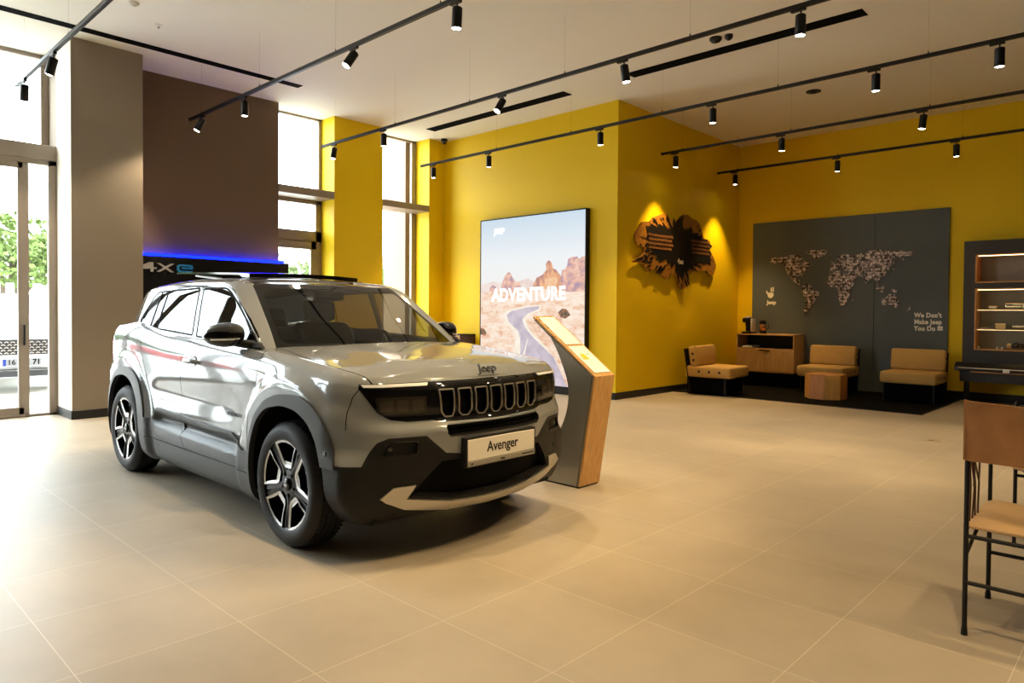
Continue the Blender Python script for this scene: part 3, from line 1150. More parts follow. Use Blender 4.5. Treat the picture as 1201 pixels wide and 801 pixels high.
    box(bm, (-1.80, -.70, .20), (1.85, .70, .26), 0, .02)
    box(bm, (-.86, -.80, .22), (.86, .80, .28), 0, .02)
    box(bm, (-.86, -.78, .28), (-.80, .78, 1.05), 0)
    box(bm, (.90, -.68, .28), (.96, .68, .99), 0)
    box(bm, (-1.85, -.55, .26), (-1.80, .55, .95), 0)
    obj('underbody', bm, INT, root)
    for cx in (WB, -WB):
        for s in (-1, 1):
            bm = NB()
            n = 24
            prev = None
            for k in range(n + 1):
                a = PI * k / n
                x, z = cx + .41 * math.cos(a), .36 + .435 * math.sin(a)
                ring = [bm.verts.new((x, s * .842, z)), bm.verts.new((x, s * .50, z)), bm.verts.new((cx, s * .50, .33))]
                if prev:
                    bm.faces.new((prev[0], prev[1], ring[1], ring[0]))
                    bm.faces.new((prev[1], prev[2], ring[1]))
                prev = ring
            obj('arch_liner', bm, DARK, root)
    # cabin
    bm = NB()
    prism(bm, rounded([(.42, .80), (.46, .98), (.60, 1.035), (.92, 1.040), (.95, .90), (.90, .45), (.70, .45)], .04), -.72, .72, 'Y', 0)
    obj('dashboard', bm, INT, root, 40)
    bm = NB()
    box(bm, (.46, .12, 1.03), (.475, .36, 1.17), 0, .006)
    obj('centre_screen', bm, BLACKG, root)
    bm = NB()
    M = Matrix.Translation((.33, .36, .985)) @ Matrix.Rotation(math.radians(-64), 4, 'Y')
    tube(bm, [M @ Vector((.185 * math.cos(2 * PI * k / 40), .185 * math.sin(2 * PI * k / 40), 0)) for k in range(40)], .016, 10, closed=True)
    for a in (0, PI, PI * 1.5):
        tube(bm, [M @ Vector((0, 0, .02)), M @ Vector((.185 * math.cos(a + PI / 2), .185 * math.sin(a + PI / 2), 0))], .016, 8)
    lathe(bm, [(0, -.03), (.055, -.025), (.065, 0), (.06, .02), (.0, .03)], 20, 0, M)
    tube(bm, [M @ Vector((0, 0, 0)), (.55, .36, .88)], .035, 10)
    obj('steering_wheel', bm, INT, root, 40)
    for y in (-.36, .36):
        st = None
        bm = NB()
        prism(bm, rounded([(-.12, .55), (-.14, .66), (.30, .70), (.38, .66), (.36, .55)], .05), y - .25, y + .25, 'Y', 0, .03, 2)
        prism(bm, rounded([(-.10, .58), (-.25, .62), (-.42, 1.16), (-.39, 1.20), (-.32, 1.19), (-.24, 1.08)], .04), y - .24, y + .24, 'Y', 0, .03, 2)
        st = obj('front_seat', bm, SEATM, root, 50)
        bm = NB()
        prism(bm, rounded([(-.43, 1.20), (-.47, 1.34), (-.44, 1.385), (-.38, 1.37), (-.35, 1.23)], .03), y - .13, y + .13, 'Y', 0, .02, 2)
        cyl(bm, (-.40, y - .06, 1.15), (-.41, y - .06, 1.24), .008, n=8)
        cyl(bm, (-.40, y + .06, 1.15), (-.41, y + .06, 1.24), .008, n=8)
        obj('headrest', bm, SEATM, st, 50)
    bm = NB()
    prism(bm, rounded([(-1.0, .50), (-1.05, .66), (-.58, .70), (-.52, .62), (-.54, .50)], .05), -.62, .62, 'Y', 0, .03, 2)
    prism(bm, rounded([(-1.0, .60), (-1.25, 1.13), (-1.20, 1.16), (-1.10, 1.12), (-.92, .66)], .04), -.62, .62, 'Y', 0, .03, 2)
    rs_ = obj('rear_seat', bm, SEATM, root, 50)
    for y in (-.36, .36):
        bm = NB()
        prism(bm, rounded([(-1.22, 1.15), (-1.27, 1.28), (-1.22, 1.32), (-1.15, 1.18)], .02), y - .12, y + .12, 'Y', 0, .02, 2)
        obj('headrest', bm, SEATM, rs_, 50)
    bm = NB()
    prism(bm, rounded([(.30, 1.37), (.285, 1.435), (.335, 1.43), (.345, 1.38)], .01), -.12, .12, 'Y', 0, .01, 2)
    cyl(bm, (.33, 0, 1.42), (.40, 0, 1.455), .012, n=8)
    obj('rear_view_mirror', bm, INT, root, 40)
    bm = NB()       # headlining
    prism(bm, [(-1.5, 1.42), (-1.2, 1.445), (-.5, 1.475), (.10, 1.472), (.30, 1.455), (.30, 1.448), (.10, 1.464), (-.5, 1.467), (-1.2, 1.437), (-1.5, 1.412)], -.53, .53, 'Y', 0)
    obj('headlining', bm, P('headlining', (.05, .05, .048), .9, 0, .1), root)
    bm = NB()       # wiper
    tube(bm, [(1.03, -.35, 1.062), (1.0, -.10, 1.075), (1.00, .25, 1.077)], .008, 6)
    tube(bm, [(1.055, .12, 1.052), (1.04, .40, 1.060), (.955, .62, 1.072)], .008, 6)
    cyl(bm, (1.045, -.35, 1.04), (1.045, -.35, 1.065), .018, n=12)
    obj('wiper', bm, PLAST, root, 40)
    bm = NB()       # cowl tray
    prism(bm, [(.86, 1.03), (1.06, 1.03), (1.07, 1.05), (.88, 1.062)], -.66, .66, 'Y', 0)
    obj('cowl_panel', bm, PLAST, root)

    # ------------------------------------------------------------------ roof rails, spoiler, mirrors, handles
    # the sunroof panel stands open, tilted above the roof
    UNDER = P('sunroof_underside', (.46, .41, .35), .35, 0, .4)  # beige reflected from the room is put into the underside colour
    bm = NB()
    n1 = 24
    zt = lambda x: 1.560 + .050 * ((.05 - x) / 1.34) ** .8
    rows = []
    for k in range(n1 + 1):
        x = .06 - 1.35 * k / n1
        row = []
        for q in range(17):
            v = -1 + 2 * q / 16
            xx = x - .045 * (v * v) * (1 - k / n1)
            row.append((xx, .452 * v, zt(min(x, .05)) + .010 * (1 - v * v)))
        rows.append(row)
    up = [[bm.verts.new(c) for c in r_] for r_ in rows]
    dn = [[bm.verts.new((c[0], c[1], c[2] - (.030 if c[0] > -.10 else .014))) for c in r_] for r_ in rows]
    for a in range(n1):
        for q in range(16):
            bm.faces.new((up[a][q], up[a][q + 1], up[a + 1][q + 1], up[a + 1][q])).material_index = 0
            bm.faces.new((dn[a][q], dn[a + 1][q], dn[a + 1][q + 1], dn[a][q + 1])).material_index = 1
    for a in range(n1):
        for q in (0, 16):
            bm.faces.new((up[a][q], up[a + 1][q], dn[a + 1][q], dn[a][q])).material_index = 0
    for q in range(16):
        for a in (0, n1):
            bm.faces.new((up[a][q], up[a][q + 1], dn[a][q + 1], dn[a][q])).material_index = 0
    sr = obj('sunroof_panel', bm, [BLACKG, UNDER], root, 40)
    for s in (-1, 1):
        y = s * .40
        bm = NB()
        tube(bm, [(-.22, y, 1.520), (-.12, y, 1.530), (.00, y, 1.540)], .009, 8)
        tube(bm, [(-.22, y, 1.520), (.10, y, 1.512)], .007, 8)
        obj('lift_arm', bm, SILV, sr, 40)
        bm = NB()
        tube(bm, [(-.55, y, 1.535), (-.72, y, 1.552), (-1.02, y, 1.578)], .011, 8)
        obj('lift_arm', bm, SILV, sr, 40)
    bm = NB()
    prism(bm, [(-.30, 1.520), (-.28, 1.535), (-.44, 1.540), (-.46, 1.522)], -.43, .43, 'Y', 0, .004, 1)
    obj('slide_rail', bm, CHROME, sr, 40)
    bm = NB()
    prism(bm, [(.10, 1.500), (.06, 1.530), (.02, 1.533), (.0, 1.505)], -.47, .47, 'Y', 0, .004, 1)
    obj('wind_deflector', bm, PLAST, sr, 40)
    bm = NB()
    prism(bm, [(-1.56, 1.447), (-1.76, 1.448), (-1.82, 1.436), (-1.81, 1.425), (-1.74, 1.418), (-1.62, 1.415)], -.44, .44, 'Y', 0, .008, 2)
    obj('roof_spoiler', bm, PAINT, root, 35)
    bm = NB()
    prism(bm, [(-1.15, 1.525), (-1.30, 1.515), (-1.28, 1.575), (-1.25, 1.58)], -.012, .012, 'Y', 0, .003, 1)
    obj('aerial_fin', bm, BLACKG, root, 35)

    for s in (-1, 1):
        # door mirror: shell, indicator line, foot, glass
        n, m = 26, 20
        bm = NB()
        rows = []
        for a in range(m + 1):
            u = a / m                                  # inboard -> outboard
            yy = .815 + .185 * u
            rr = (math.sin(PI * min(1, .16 + u * .84)) ** .45) if u < 1 else .0
            hx = .125 * rr * (1 - .25 * u)
            hz = .078 * rr * (1 - .12 * u)
            xc = .600 - .065 * u ** 1.5
            zc = 1.150 - .010 * u
            row = []
            for k in range(n):
                t = 2 * PI * k / n
                cx_, sz_ = math.cos(t), math.sin(t)
                px = math.copysign(abs(cx_) ** .8, cx_) * hx
                pz = math.copysign(abs(sz_) ** .85, sz_) * hz
                if px < -.045: px = -.045 - (abs(px) - .045) * .25       # flat rear with the glass
                row.append(bm.verts.new((xc + px + .015, s * yy, zc + pz)))
            rows.append(row)
        for a in range(m):
            for k in range(n):
                j = (k + 1) % n
                f = bm.faces.new((rows[a][k], rows[a][j], rows[a + 1][j], rows[a + 1][k]))
        bm.faces.new(rows[0])
        bm.faces.new(rows[-1])
        mi = obj('door_mirror', bm, BLACKG, root, 60)
        bm = NB()
        tube(bm, [(.75, s * .765, 1.086), (.735, s * .80, 1.092), (.64, s * .85, 1.10)], [.032, .028, .022], 10)
        prism(bm, [(.70, 1.075), (.885, 1.072), (.83, 1.108), (.72, 1.10)], s * .770 if s > 0 else -.80, s * .80 if s > 0 else -.770, 'Y', 0, .004, 1)
        obj('mirror_foot', bm, PLAST, mi, 40)
        bm = NB()
        pts_ = []
        for a in range(4, m - 1):
            u = a / m
            rr = (math.sin(PI * min(1, .16 + u * .84)) ** .45)
            pts_.append((.615 - .065 * u ** 1.5 + .125 * rr * (1 - .25 * u) * .97, s * (.815 + .185 * u), 1.128 - .01 * u))
        tube(bm, pts_, .006, 6)
        obj('indicator', bm, CHROME, mi, 40)
    for s in (-1, 1):
        bm = NB()
        yy = lambda x: s * (W(x, .93, .95) + .012)
        pts = [(-.075, yy(-.075) - s * .012, .955), (-.06, yy(-.06) + s * .004, .957), (.00, yy(0) + s * .018, .958), (.08, yy(.08) + s * .016, .956), (.125, yy(.125) + s * .002, .953), (.135, yy(.135) - s * .012, .952)]
        M = Matrix.Identity(4)
        tube(bm, pts, [.012, .015, .016, .016, .014, .011], 10)
        hd = obj('door_handle', bm, PAINT, near_door if s == -1 else far_door, 50)
        bm = NB()
        lathe(bm, [(0, .004), (.048, .0035), (.052, 0), (.052, -.004)], 28, 0, Matrix.Translation((.03, yy(.03) - s * .0115, .955)) @ Matrix.Rotation(-s * PI / 2, 4, 'X') @ Matrix.Diagonal((1.5, .75, 1, 1)))
        obj('handle_recess', bm, P('recess_grey', (.10, .105, .105), .15, .2, coat=1), near_door if s == -1 else far_door, 40)

    # ------------------------------------------------------------------ wheels
    TREAD = P('tyre_tread', (.014, .014, .015), .8, 0, .2)
    RIMB = P('rim_gloss_black', (.005, .005, .005), .3, 0, .35)
    MACH = P('machined_alloy', (.58, .58, .58), .25, .95)
    DISC = P('brake_steel', (.30, .29, .28), .35, .9)

    def wheel(sx, s):
        """Wheel standing in x-z with its outer face towards -y (s=-1) or +y."""
        w = bpy.data.objects.new('wheel', None)
        w.empty_display_size = .1
        COL.objects.link(w)
        w.parent = root
        w.location = (sx, s * .868, .346)
        R = Matrix.Rotation(PI / 2, 4, 'X') if s < 0 else Matrix.Rotation(-PI / 2, 4, 'X')      # local +z -> outward
        bm = NB()
        pr = [(.246, -.014), (.252, -.003), (.260, .000), (.280, .004), (.302, .002), (.318, -.008), (.331, -.022), (.339, -.036)]
        lathe(bm, pr, 72, 0, R)
        tr = [(.339, -.036), (.3445, -.048), (.3455, -.062), (.337, -.064), (.337, -.072), (.346, -.074), (.346, -.096), (.337, -.098), (.337, -.108), (.346, -.110),
              (.346, -.134), (.337, -.136), (.337, -.144), (.3455, -.146), (.344, -.164), (.336, -.182), (.318, -.205), (.28, -.215), (.235, -.200)]
        lathe(bm, tr, 72, 1, R)
        # shoulder blocks
        for k in range(72):
            a = 2 * PI * k / 72
            for z0, z1, sk in ((-.060, -.034, .5), (-.186, -.152, -.5)):
                c, d = math.cos(a), math.sin(a)
                M = R @ Matrix.Rotation(a, 4, 'Z')
                box(bm, (.334, -.0035, z0), (.3462, .0035, z1), 1, 0, 1, M)
        obj('tyre', bm, [RUB, TREAD], w, 35)
        bm = NB()
        lathe(bm, [(.236, -.004), (.240, -.012), (.232, -.016), (.222, -.022), (.216, -.060), (.205, -.19)], 72, 0, R)     # lip and barrel
        lathe(bm, [(.228, -.0065), (.236, -.004)], 72, 0, R)
        rimo = obj('rim', bm, [RIMB, MACH], w, 40)
        rimo.scale = (1.065, 1, 1.065)
        # spoked face: five pairs of black spokes framed by machined loops
        fa, fm = NB(), NB()
        for k in range(5):
            M = R @ Matrix.Rotation(2 * PI * k / 5 + PI / 2, 4, 'Z')
            hw = math.radians(27.5)
            o = [(.229 * math.cos(t), .229 * math.sin(t)) for t in np.linspace(-hw, hw, 9)] + [(.155, .074), (.098, .045), (.084, .028), (.084, -.028), (.098, -.045), (.155, -.074)]
            i = [(.217 * math.cos(t), .217 * math.sin(t)) for t in np.linspace(-hw * .86, hw * .86, 9)] + [(.157, .059), (.110, .035), (.101, .022), (.101, -.022), (.110, -.035), (.157, -.059)]
            nn = len(o)
            def zf(x, y):
                r = math.hypot(x, y)
                return -.024 + .016 * sstep(.07, .22, r)
            vo = [fm.verts.new(M @ Vector((x, y, zf(x, y)))) for x, y in o]
            vi = [fm.verts.new(M @ Vector((x, y, zf(x, y) - .004))) for x, y in i]
            vd = [fm.verts.new(M @ Vector((x * .985, y * .96, zf(x, y) - .045))) for x, y in i]
            vb = [fm.verts.new(M @ Vector((x, y, zf(x, y) - .03))) for x, y in o]
            for q in range(nn):
                j = (q + 1) % nn
                big = 9 <= q <= 13 and q != 8
                fm.faces.new((vo[q], vo[j], vi[j], vi[q])).material_index = 0
                fm.faces.new((vi[q], vi[j], vd[j], vd[q])).material_index = 1
                fm.faces.new((vo[j], vo[q], vb[q], vb[j])).material_index = 1
            # inner silver toe of the loop
            toe = [(.101, .022), (.110, .035), (.117, .038), (.117, .0), (.117, -.038), (.110, -.035), (.101, -.022)]
            fm.faces.new([fm.verts.new(M @ Vector((x, y, zf(x, y) - .006))) for x, y in toe]).material_index = 0
            # black spoke between this loop and the next
            M2 = R @ Matrix.Rotation(2 * PI * (k + .5) / 5 + PI / 2, 4, 'Z')
            for sgn in (-1, 1):
                sp = [(.05, sgn * .004, -.030), (.224, sgn * .006, -.016), (.222, sgn * .040, -.018), (.150, sgn * .024, -.024), (.095, sgn * .026, -.030), (.05, sgn * .026, -.032)]
                t1 = [fa.verts.new(M2 @ Vector(p)) for p in sp]
                t2 = [fa.verts.new(M2 @ Vector((p[0], p[1], p[2] - .04))) for p in sp]
                fa.faces.new(t1)
                for q in range(len(sp)):
                    j = (q + 1) % len(sp)
                    fa.faces.new((t1[q], t1[j], t2[j], t2[q]))
            box(fa, (.06, -.005, -.045), (.222, .005, -.024), 0, 0, 1, M2)
            lathe(fa, [(0, -.018), (.0075, -.018), (.0095, -.022), (.0095, -.04)], 10, 0, R @ Matrix.Rotation(2 * PI * (k + .5) / 5 + PI / 2, 4, 'Z') @ Matrix.Translation((.057, 0, 0)))
        lathe(fa, [(0, -.026), (.05, -.026), (.072, -.030), (.082, -.040), (.082, -.07)], 40, 0, R)
        obj('spokes', fa, RIMB, rimo, 30)
        obj('machined_frames', fm, [MACH, RIMB], rimo, 30)
        bm = NB()
        lathe(bm, [(0, -.010), (.026, -.011), (.031, -.015), (.033, -.026)], 32, 0, R)
        obj('hub_cap', bm, BLACKG, rimo, 40)
        bm = NB()
        text_bm(bm, 'Jeep', .019, .0006, R @ Matrix.Translation((0, 0, -.0095)) @ Matrix.Rotation(0 if s < 0 else 0, 4, 'Z'), 0, bold=.0006)
        obj('hub_lettering', bm, MACH, rimo)
        bm = NB()
        lathe(bm, [(.05, -.085), (.135, -.085), (.135, -.108), (.05, -.108)], 48, 0, R)
        lathe(bm, [(0, -.072), (.06, -.075), (.07, -.11)], 24, 0, R)
        obj('brake_disc', bm, DISC, w, 40)
        bm = NB()
        lathe(bm, [(0, -.14), (.2, -.14)], 40, 0, R)
        obj('hub_backing', bm, DARK, w)
        return w
    for sx in (WB, -WB):
        for s in (-1, 1):
            wheel(sx, s)

    # ------------------------------------------------------------------ plate and lettering
    bm = NB()
    box(bm, (2.055, -.275, .472), (2.098, .275, .632), 0, .004)
    pl = obj('plate_holder', bm, PLAST, root)
    bm = NB()
    box(bm, (2.096, -.262, .508), (2.101, .262, .622), 0, .0015, 1)
    fp = obj('number_plate', bm, WHITE, pl)
    bm = NB()
    box(bm, (2.096, -.265, .478), (2.103, .265, .506), 0, .002, 1)
    stp = obj('plate_strip', bm, P('plate_strip', (.42, .40, .36), .35, .5), pl)
    FM = lambda y, z, x: frame_mtx((x, y, z), (0, 1, 0), (0, 0, 1))
    INK = P('black_ink', (.006, .006, .006), .5)
    bm = NB()
    text_bm(bm, 'Avenger', .078, .0006, FM(0.0, .567, 2.1016), 0, bold=.0012, xscale=.92)
    obj('plate_lettering', bm, INK, pl)
    bm = NB()
    text_bm(bm, 'Jeep', .020, .0004, FM(0, .4925, 2.1034), 0, bold=.0006)
    text_bm(bm, 'NI', .014, .0004, FM(-.235, .4905, 2.1034), 0, bold=.0006)
    box(bm, (2.1028, .155, .489), (2.1036, .255, .496), 0)
    obj('strip_lettering', bm, INK, pl)
    bm = NB()
    zz_ = .968
    Mh = frame_mtx((1.972, 0, zz_ + .013), (0, 1, 0), (-.36, 0, .93))
    text_bm(bm, 'Jeep', .066, .003, Mh, 0, bold=.0010, xscale=1.25)
    obj('bonnet_lettering', bm, P('badge_graphite', (.035, .035, .036), .35, 0, .4), root)
    bm = NB()
    ys = -(W(.68, .655, .655) + .0012)
    text_bm(bm, 'AVENGER', .033, .0010, frame_mtx((.64, ys, .660), (1, 0, 0), (0, 0, 1)), 0, bold=.0004, xscale=1.3, spacing=1.2)
    obj('door_lettering', bm, INK, near_door)
    bm = NB()       # front camera / sensor dots
    for y in (.60, -.60):
        lathe(bm, [(0, .004), (.012, .003), (.013, 0)], 14, 0, Matrix.Translation((xf_f(.48) - .117, y, .47)) @ Matrix.Rotation(PI / 2, 4, 'Y'))
    obj('parking_sensor', bm, PLAST, root, 40)
    bm = NB()
    for s in (-1, 1):
        lathe(bm, [(0, .004), (.011, .004), (.014, .0), (.016, 0)], 16, 0, Matrix.Translation((1.735, s * .893, .585)) @ Matrix.Rotation(-s * PI / 2, 4, 'X'))
    obj('side_sensor', bm, BLACKG, root, 40)
    return root
car = thing('car', 'light grey compact suv with black roof parked on the tiles beside the info stand', 'car', (-4.78, 2.755, 0))
build_car(car)
# ------------------------------------------------------------------ lit picture on the yellow wall
def emit_noise(name, c1, c2, scale, strength, c3=None, stretch=(1, 1, 1)):
    m = bpy.data.materials.new(name)
    m.use_nodes = True
    nt = m.node_tree
    nt.nodes.remove(nt.nodes['Principled BSDF'])
    tc = nt.nodes.new('ShaderNodeTexCoord')
    mp = nt.nodes.new('ShaderNodeMapping')
    mp.inputs['Scale'].default_value = stretch
    nt.links.new(tc.outputs['Object'], mp.inputs[0])
    n = nt.nodes.new('ShaderNodeTexNoise')
    n.inputs['Scale'].default_value = scale
    n.inputs['Detail'].default_value = 7
    n.inputs['Roughness'].default_value = .62
    nt.links.new(mp.outputs[0], n.inputs['Vector'])
    cr = nt.nodes.new('ShaderNodeValToRGB')
    cr.color_ramp.elements[0].position = .38
    cr.color_ramp.elements[0].color = c1
    cr.color_ramp.elements[1].position = .62
    cr.color_ramp.elements[1].color = c2
    if c3:
        e = cr.color_ramp.elements.new(.5)
        e.color = c3
    nt.links.new(n.outputs['Fac'], cr.inputs['Fac'])
    e = nt.nodes.new('ShaderNodeEmission')
    e.inputs['Strength'].default_value = strength
    nt.links.new(cr.outputs['Color'], e.inputs['Color'])
    nt.links.new(e.outputs[0], nt.nodes['Material Output'].inputs['Surface'])
    return m


def emit_grad(name, stops, strength, z0, z1):
    m = bpy.data.materials.new(name)
    m.use_nodes = True
    nt = m.node_tree
    nt.nodes.remove(nt.nodes['Principled BSDF'])
    tc = nt.nodes.new('ShaderNodeTexCoord')
    sp = nt.nodes.new('ShaderNodeSeparateXYZ')
    nt.links.new(tc.outputs['Object'], sp.inputs[0])
    mr = nt.nodes.new('ShaderNodeMapRange')
    mr.inputs['From Min'].default_value = z0
    mr.inputs['From Max'].default_value = z1
    nt.links.new(sp.outputs['Z'], mr.inputs['Value'])
    cr = nt.nodes.new('ShaderNodeValToRGB')
    cr.color_ramp.elements[0].position, cr.color_ramp.elements[0].color = stops[0]
    cr.color_ramp.elements[1].position, cr.color_ramp.elements[1].color = stops[-1]
    for p, c in stops[1:-1]:
        e = cr.color_ramp.elements.new(p)
        e.color = c
    nt.links.new(mr.outputs['Result'], cr.inputs['Fac'])
    e = nt.nodes.new('ShaderNodeEmission')
    e.inputs['Strength'].default_value = strength
    nt.links.new(cr.outputs['Color'], e.inputs['Color'])
    nt.links.new(e.outputs[0], nt.nodes['Material Output'].inputs['Surface'])
    return m

LB = thing('light_box', 'tall lit picture of a desert road lettered ADVENTURE on the yellow wall', 'lightbox', (-7.668, 8.57, .11))
def lb(p): return (p[0] + 7.668, p[1] - .11)
bm = NB()
for lo, hi in (((-1.165, -.095, 0), (-1.145, 0, 2.785)), ((1.145, -.095, 0), (1.165, 0, 2.785)), ((-1.165, -.095, 0), (1.165, 0, .022)), ((-1.165, -.095, 2.765), (1.165, 0, 2.785)), ((-1.15, -.03, .01), (1.15, -.001, 2.77))):
    box(bm, lo, hi, 0, .002, 1)
obj('frame', bm, M_BLACK, LB)
PS = 1.0
m_sky = emit_grad('picture_sky', [(0, srgb(246, 244, 240)), (.45, srgb(241, 244, 246)), (1, srgb(206, 224, 238))], PS, 1.5, 2.78)
m_haze = emit_noise('picture_far_hills', srgb(236, 214, 206), srgb(246, 232, 224), 6, PS)
m_rock = emit_noise('picture_rocks', srgb(190, 142, 138), srgb(250, 212, 172), 7, PS, srgb(240, 180, 136), (1, 1, .6))
m_rock2 = emit_noise('picture_shaded_rocks', srgb(184, 156, 174), srgb(248, 208, 188), 9, PS, srgb(230, 182, 166))
m_sand = emit_noise('picture_desert', srgb(236, 188, 156), srgb(255, 238, 222), 5, PS, srgb(250, 222, 198), (1, 1, 2.2))
m_road = emit_noise('picture_road', srgb(190, 178, 192), srgb(218, 206, 214), 5, PS)
m_verge = emit_noise('picture_verge', srgb(250, 236, 216), srgb(255, 246, 234), 8, PS)
m_bush = emit_noise('picture_brush', srgb(92, 96, 84), srgb(190, 130, 96), 14, PS)
bm = NB()
def flat(pts, mi, d):
    f = tessellate_polygon([[Vector((*p, 0)) for p in pts]])
    vs_ = [bm.verts.new((p[0], -.088 - d, p[1])) for p in pts]
    for t in f:
        try: bm.faces.new([vs_[q] for q in t]).material_index = mi
        except ValueError: pass
W2, ZB, ZT_ = 1.145, .022, 2.765
flat([(-W2, ZB), (W2, ZB), (W2, ZT_), (-W2, ZT_)], 0, 0)
sk = [(-8.813, 1.765), (-8.481, 1.824), (-8.296, 1.787), (-8.0, 1.80), (-7.895, 1.81), (-7.70, 1.86), (-7.574, 1.80), (-7.0, 1.80), (-6.523, 1.80)]
flat([lb(p) for p in sk] + [(W2, ZB), (-W2, ZB)], 1, .0003)
flat([lb(p) for p in [(-8.32, 1.66), (-8.296, 1.787), (-8.229, 1.916), (-8.15, 1.972), (-8.10, 1.958), (-8.05, 1.878), (-7.97, 1.80), (-7.895, 1.81), (-7.86, 1.72), (-7.86, 1.60), (-8.32, 1.60)]], 3, .0005)
flat([lb(p) for p in [(-8.60, 1.70), (-8.53, 1.755), (-8.45, 1.74), (-8.40, 1.60), (-8.60, 1.60)]], 3, .0005)
flat([lb(p) for p in [(-7.62, 1.55), (-7.585, 1.73), (-7.513, 1.86), (-7.389, 1.90), (-7.30, 1.985), (-7.318, 2.072), (-7.275, 2.125), (-7.24, 2.128), (-7.181, 2.075), (-7.168, 2.0), (-7.10, 1.975), (-7.0, 1.87), (-6.93, 1.75), (-6.90, 1.50)]], 2, .0007)
flat([lb(p) for p in [(-6.99, 1.60), (-7.0, 1.86), (-6.975, 1.97), (-6.93, 1.965), (-6.875, 2.03), (-6.86, 2.13), (-6.80, 2.16), (-6.68, 2.165), (-6.64, 2.12), (-6.60, 2.15), (-6.523, 2.16), (-6.523, 1.45), (-6.90, 1.45)]], 3, .0008)
flat([lb(p) for p in [(-8.813, 1.62), (-8.526, 1.655), (-8.1, 1.66), (-7.553, 1.70), (-7.2, 1.66), (-6.8, 1.62), (-6.523, 1.63), (-6.523, .132), (-8.813, .132)]], 4, .0010)
flat([lb(p) for p in [(-7.40, 1.415), (-7.70, 1.415), (-8.12, 1.34), (-8.27, 1.25), (-8.22, 1.12), (-8.02, .98), (-7.97, .86), (-8.02, .55), (-8.15, .132), (-7.0, .132), (-7.05, .50), (-7.40, .83), (-7.54, .90), (-7.69, 1.05), (-7.74, 1.16), (-7.66, 1.25), (-7.42, 1.33)]], 5, .0013)
flat([lb(p) for p in [(-7.445, 1.396), (-7.675, 1.38), (-8.066, 1.315), (-8.177, 1.25), (-8.131, 1.137), (-7.908, .98), (-7.863, .854), (-7.86, .567), (-7.95, .132), (-6.85, .132), (-7.132, .587), (-7.459, .805), (-7.586, .894), (-7.757, 1.047), (-7.823, 1.173), (-7.717, 1.269), (-7.465, 1.349)]], 6, .0016)
flat([lb(p) for p in [(-7.05, 1.30), (-6.97, 1.36), (-6.88, 1.35), (-6.80, 1.26), (-6.90, 1.20), (-7.0, 1.22)]], 7, .0016)
flat([lb(p) for p in [(-8.813, .90), (-8.813, 1.02), (-8.72, 1.0), (-8.66, .93), (-8.70, .88)]], 7, .0016)
flat([lb(p) for p in [(-7.93, .132), (-7.80, .60), (-7.70, .86), (-7.685, .86), (-7.76, .60), (-7.87, .132)]], 5, .0019)
obj('picture', bm, [m_sky, m_haze, m_rock, m_rock2, m_sand, m_verge, m_road, m_bush], LB)
bm = NB()
M = frame_mtx((-.052, -.091, 1.472), (1, 0, .012), (0, 0, 1))
text_bm(bm, 'ADVENTURE', .30, .0008, M, 0, bold=.012, xscale=.92, spacing=1.05)
text_bm(bm, 'JEEP', .13, .0006, frame_mtx((-.70, -.0905, 2.56), (1, 0, 0), (0, 0, 1)), 0, bold=.006, spacing=1.1)
obj('lettering', bm, emit('picture_lettering', (1, 1, 1), 1.3), LB)

# ------------------------------------------------------------------ info stand beside the car
M_STEEL = P('brushed_dark_steel', srgb(168, 167, 160), .3, .6, .5, noise=.06, nscale=3)
st = thing('info_stand', 'leaning oak and steel info stand with two white cards beside the car', 'information stand', (-3.30, 4.17, 0))
prof_ = [(-3.511, .012), (-3.43, .28), (-3.386, .356), (-3.328, .441), (-3.283, .549), (-3.264, .672), (-3.275, .783), (-3.325, .891), (-3.402, 1.049), (-3.489, 1.157), (-3.600, 1.238), (-3.622, 1.254), (-3.03, .835), (-3.163, .012)]
L_ = lambda pts: [(p[0] + 3.30, p[1]) for p in pts]
# smooth the hollow back
fz = smooth_interp([.012, .28, .441, .549, .672, .783, .891, 1.049, 1.157, 1.238], [-3.511, -3.43, -3.328, -3.283, -3.264, -3.275, -3.318, -3.402, -3.489, -3.600])
back = [(fz(z), z) for z in np.linspace(.012, 1.238, 30)]
shell = L_(back) + L_([(-3.622, 1.254), (-3.03, .835), (-3.163, .012)])
bm = NB(); prism(bm, shell, -.112, .112, 'Y', 0); obj('core', bm, M_STEEL, st)
for y0, y1 in ((-.1205, -.112), (.112, .1205)):
    bm = NB()
    sp_ = L_([(p[0] + .004, p[1]) for p in back]) + L_([(-3.610, 1.238), (-3.045, .838), (-3.177, .012)])
    prism(bm, sp_, y0, y1, 'Y', 0)
    obj('side_plate', bm, M_STEEL, st)
bm = NB()
prism(bm, L_([(-3.163, .012), (-3.03, .835), (-3.012, .838), (-3.145, .012)]), -.1205, .1205, 'Y', 0, .002, 1)
obj('front_board', bm, M_OAK, st)
bm = NB()
prism(bm, L_([(-3.622, 1.254), (-3.03, .835), (-3.012, .838), (-3.612, 1.270)]), -.1205, .1205, 'Y', 0, .002, 1)
obj('top_board', bm, M_OAKX, st)
bm = NB(); box(bm, (-.215, -.122, 0), (.142, .122, .012), 0, .002, 1); obj('foot_plate', bm, M_BLACK, st)
M_CARD = P('card_white', srgb(246, 244, 240), .3, 0, .5)
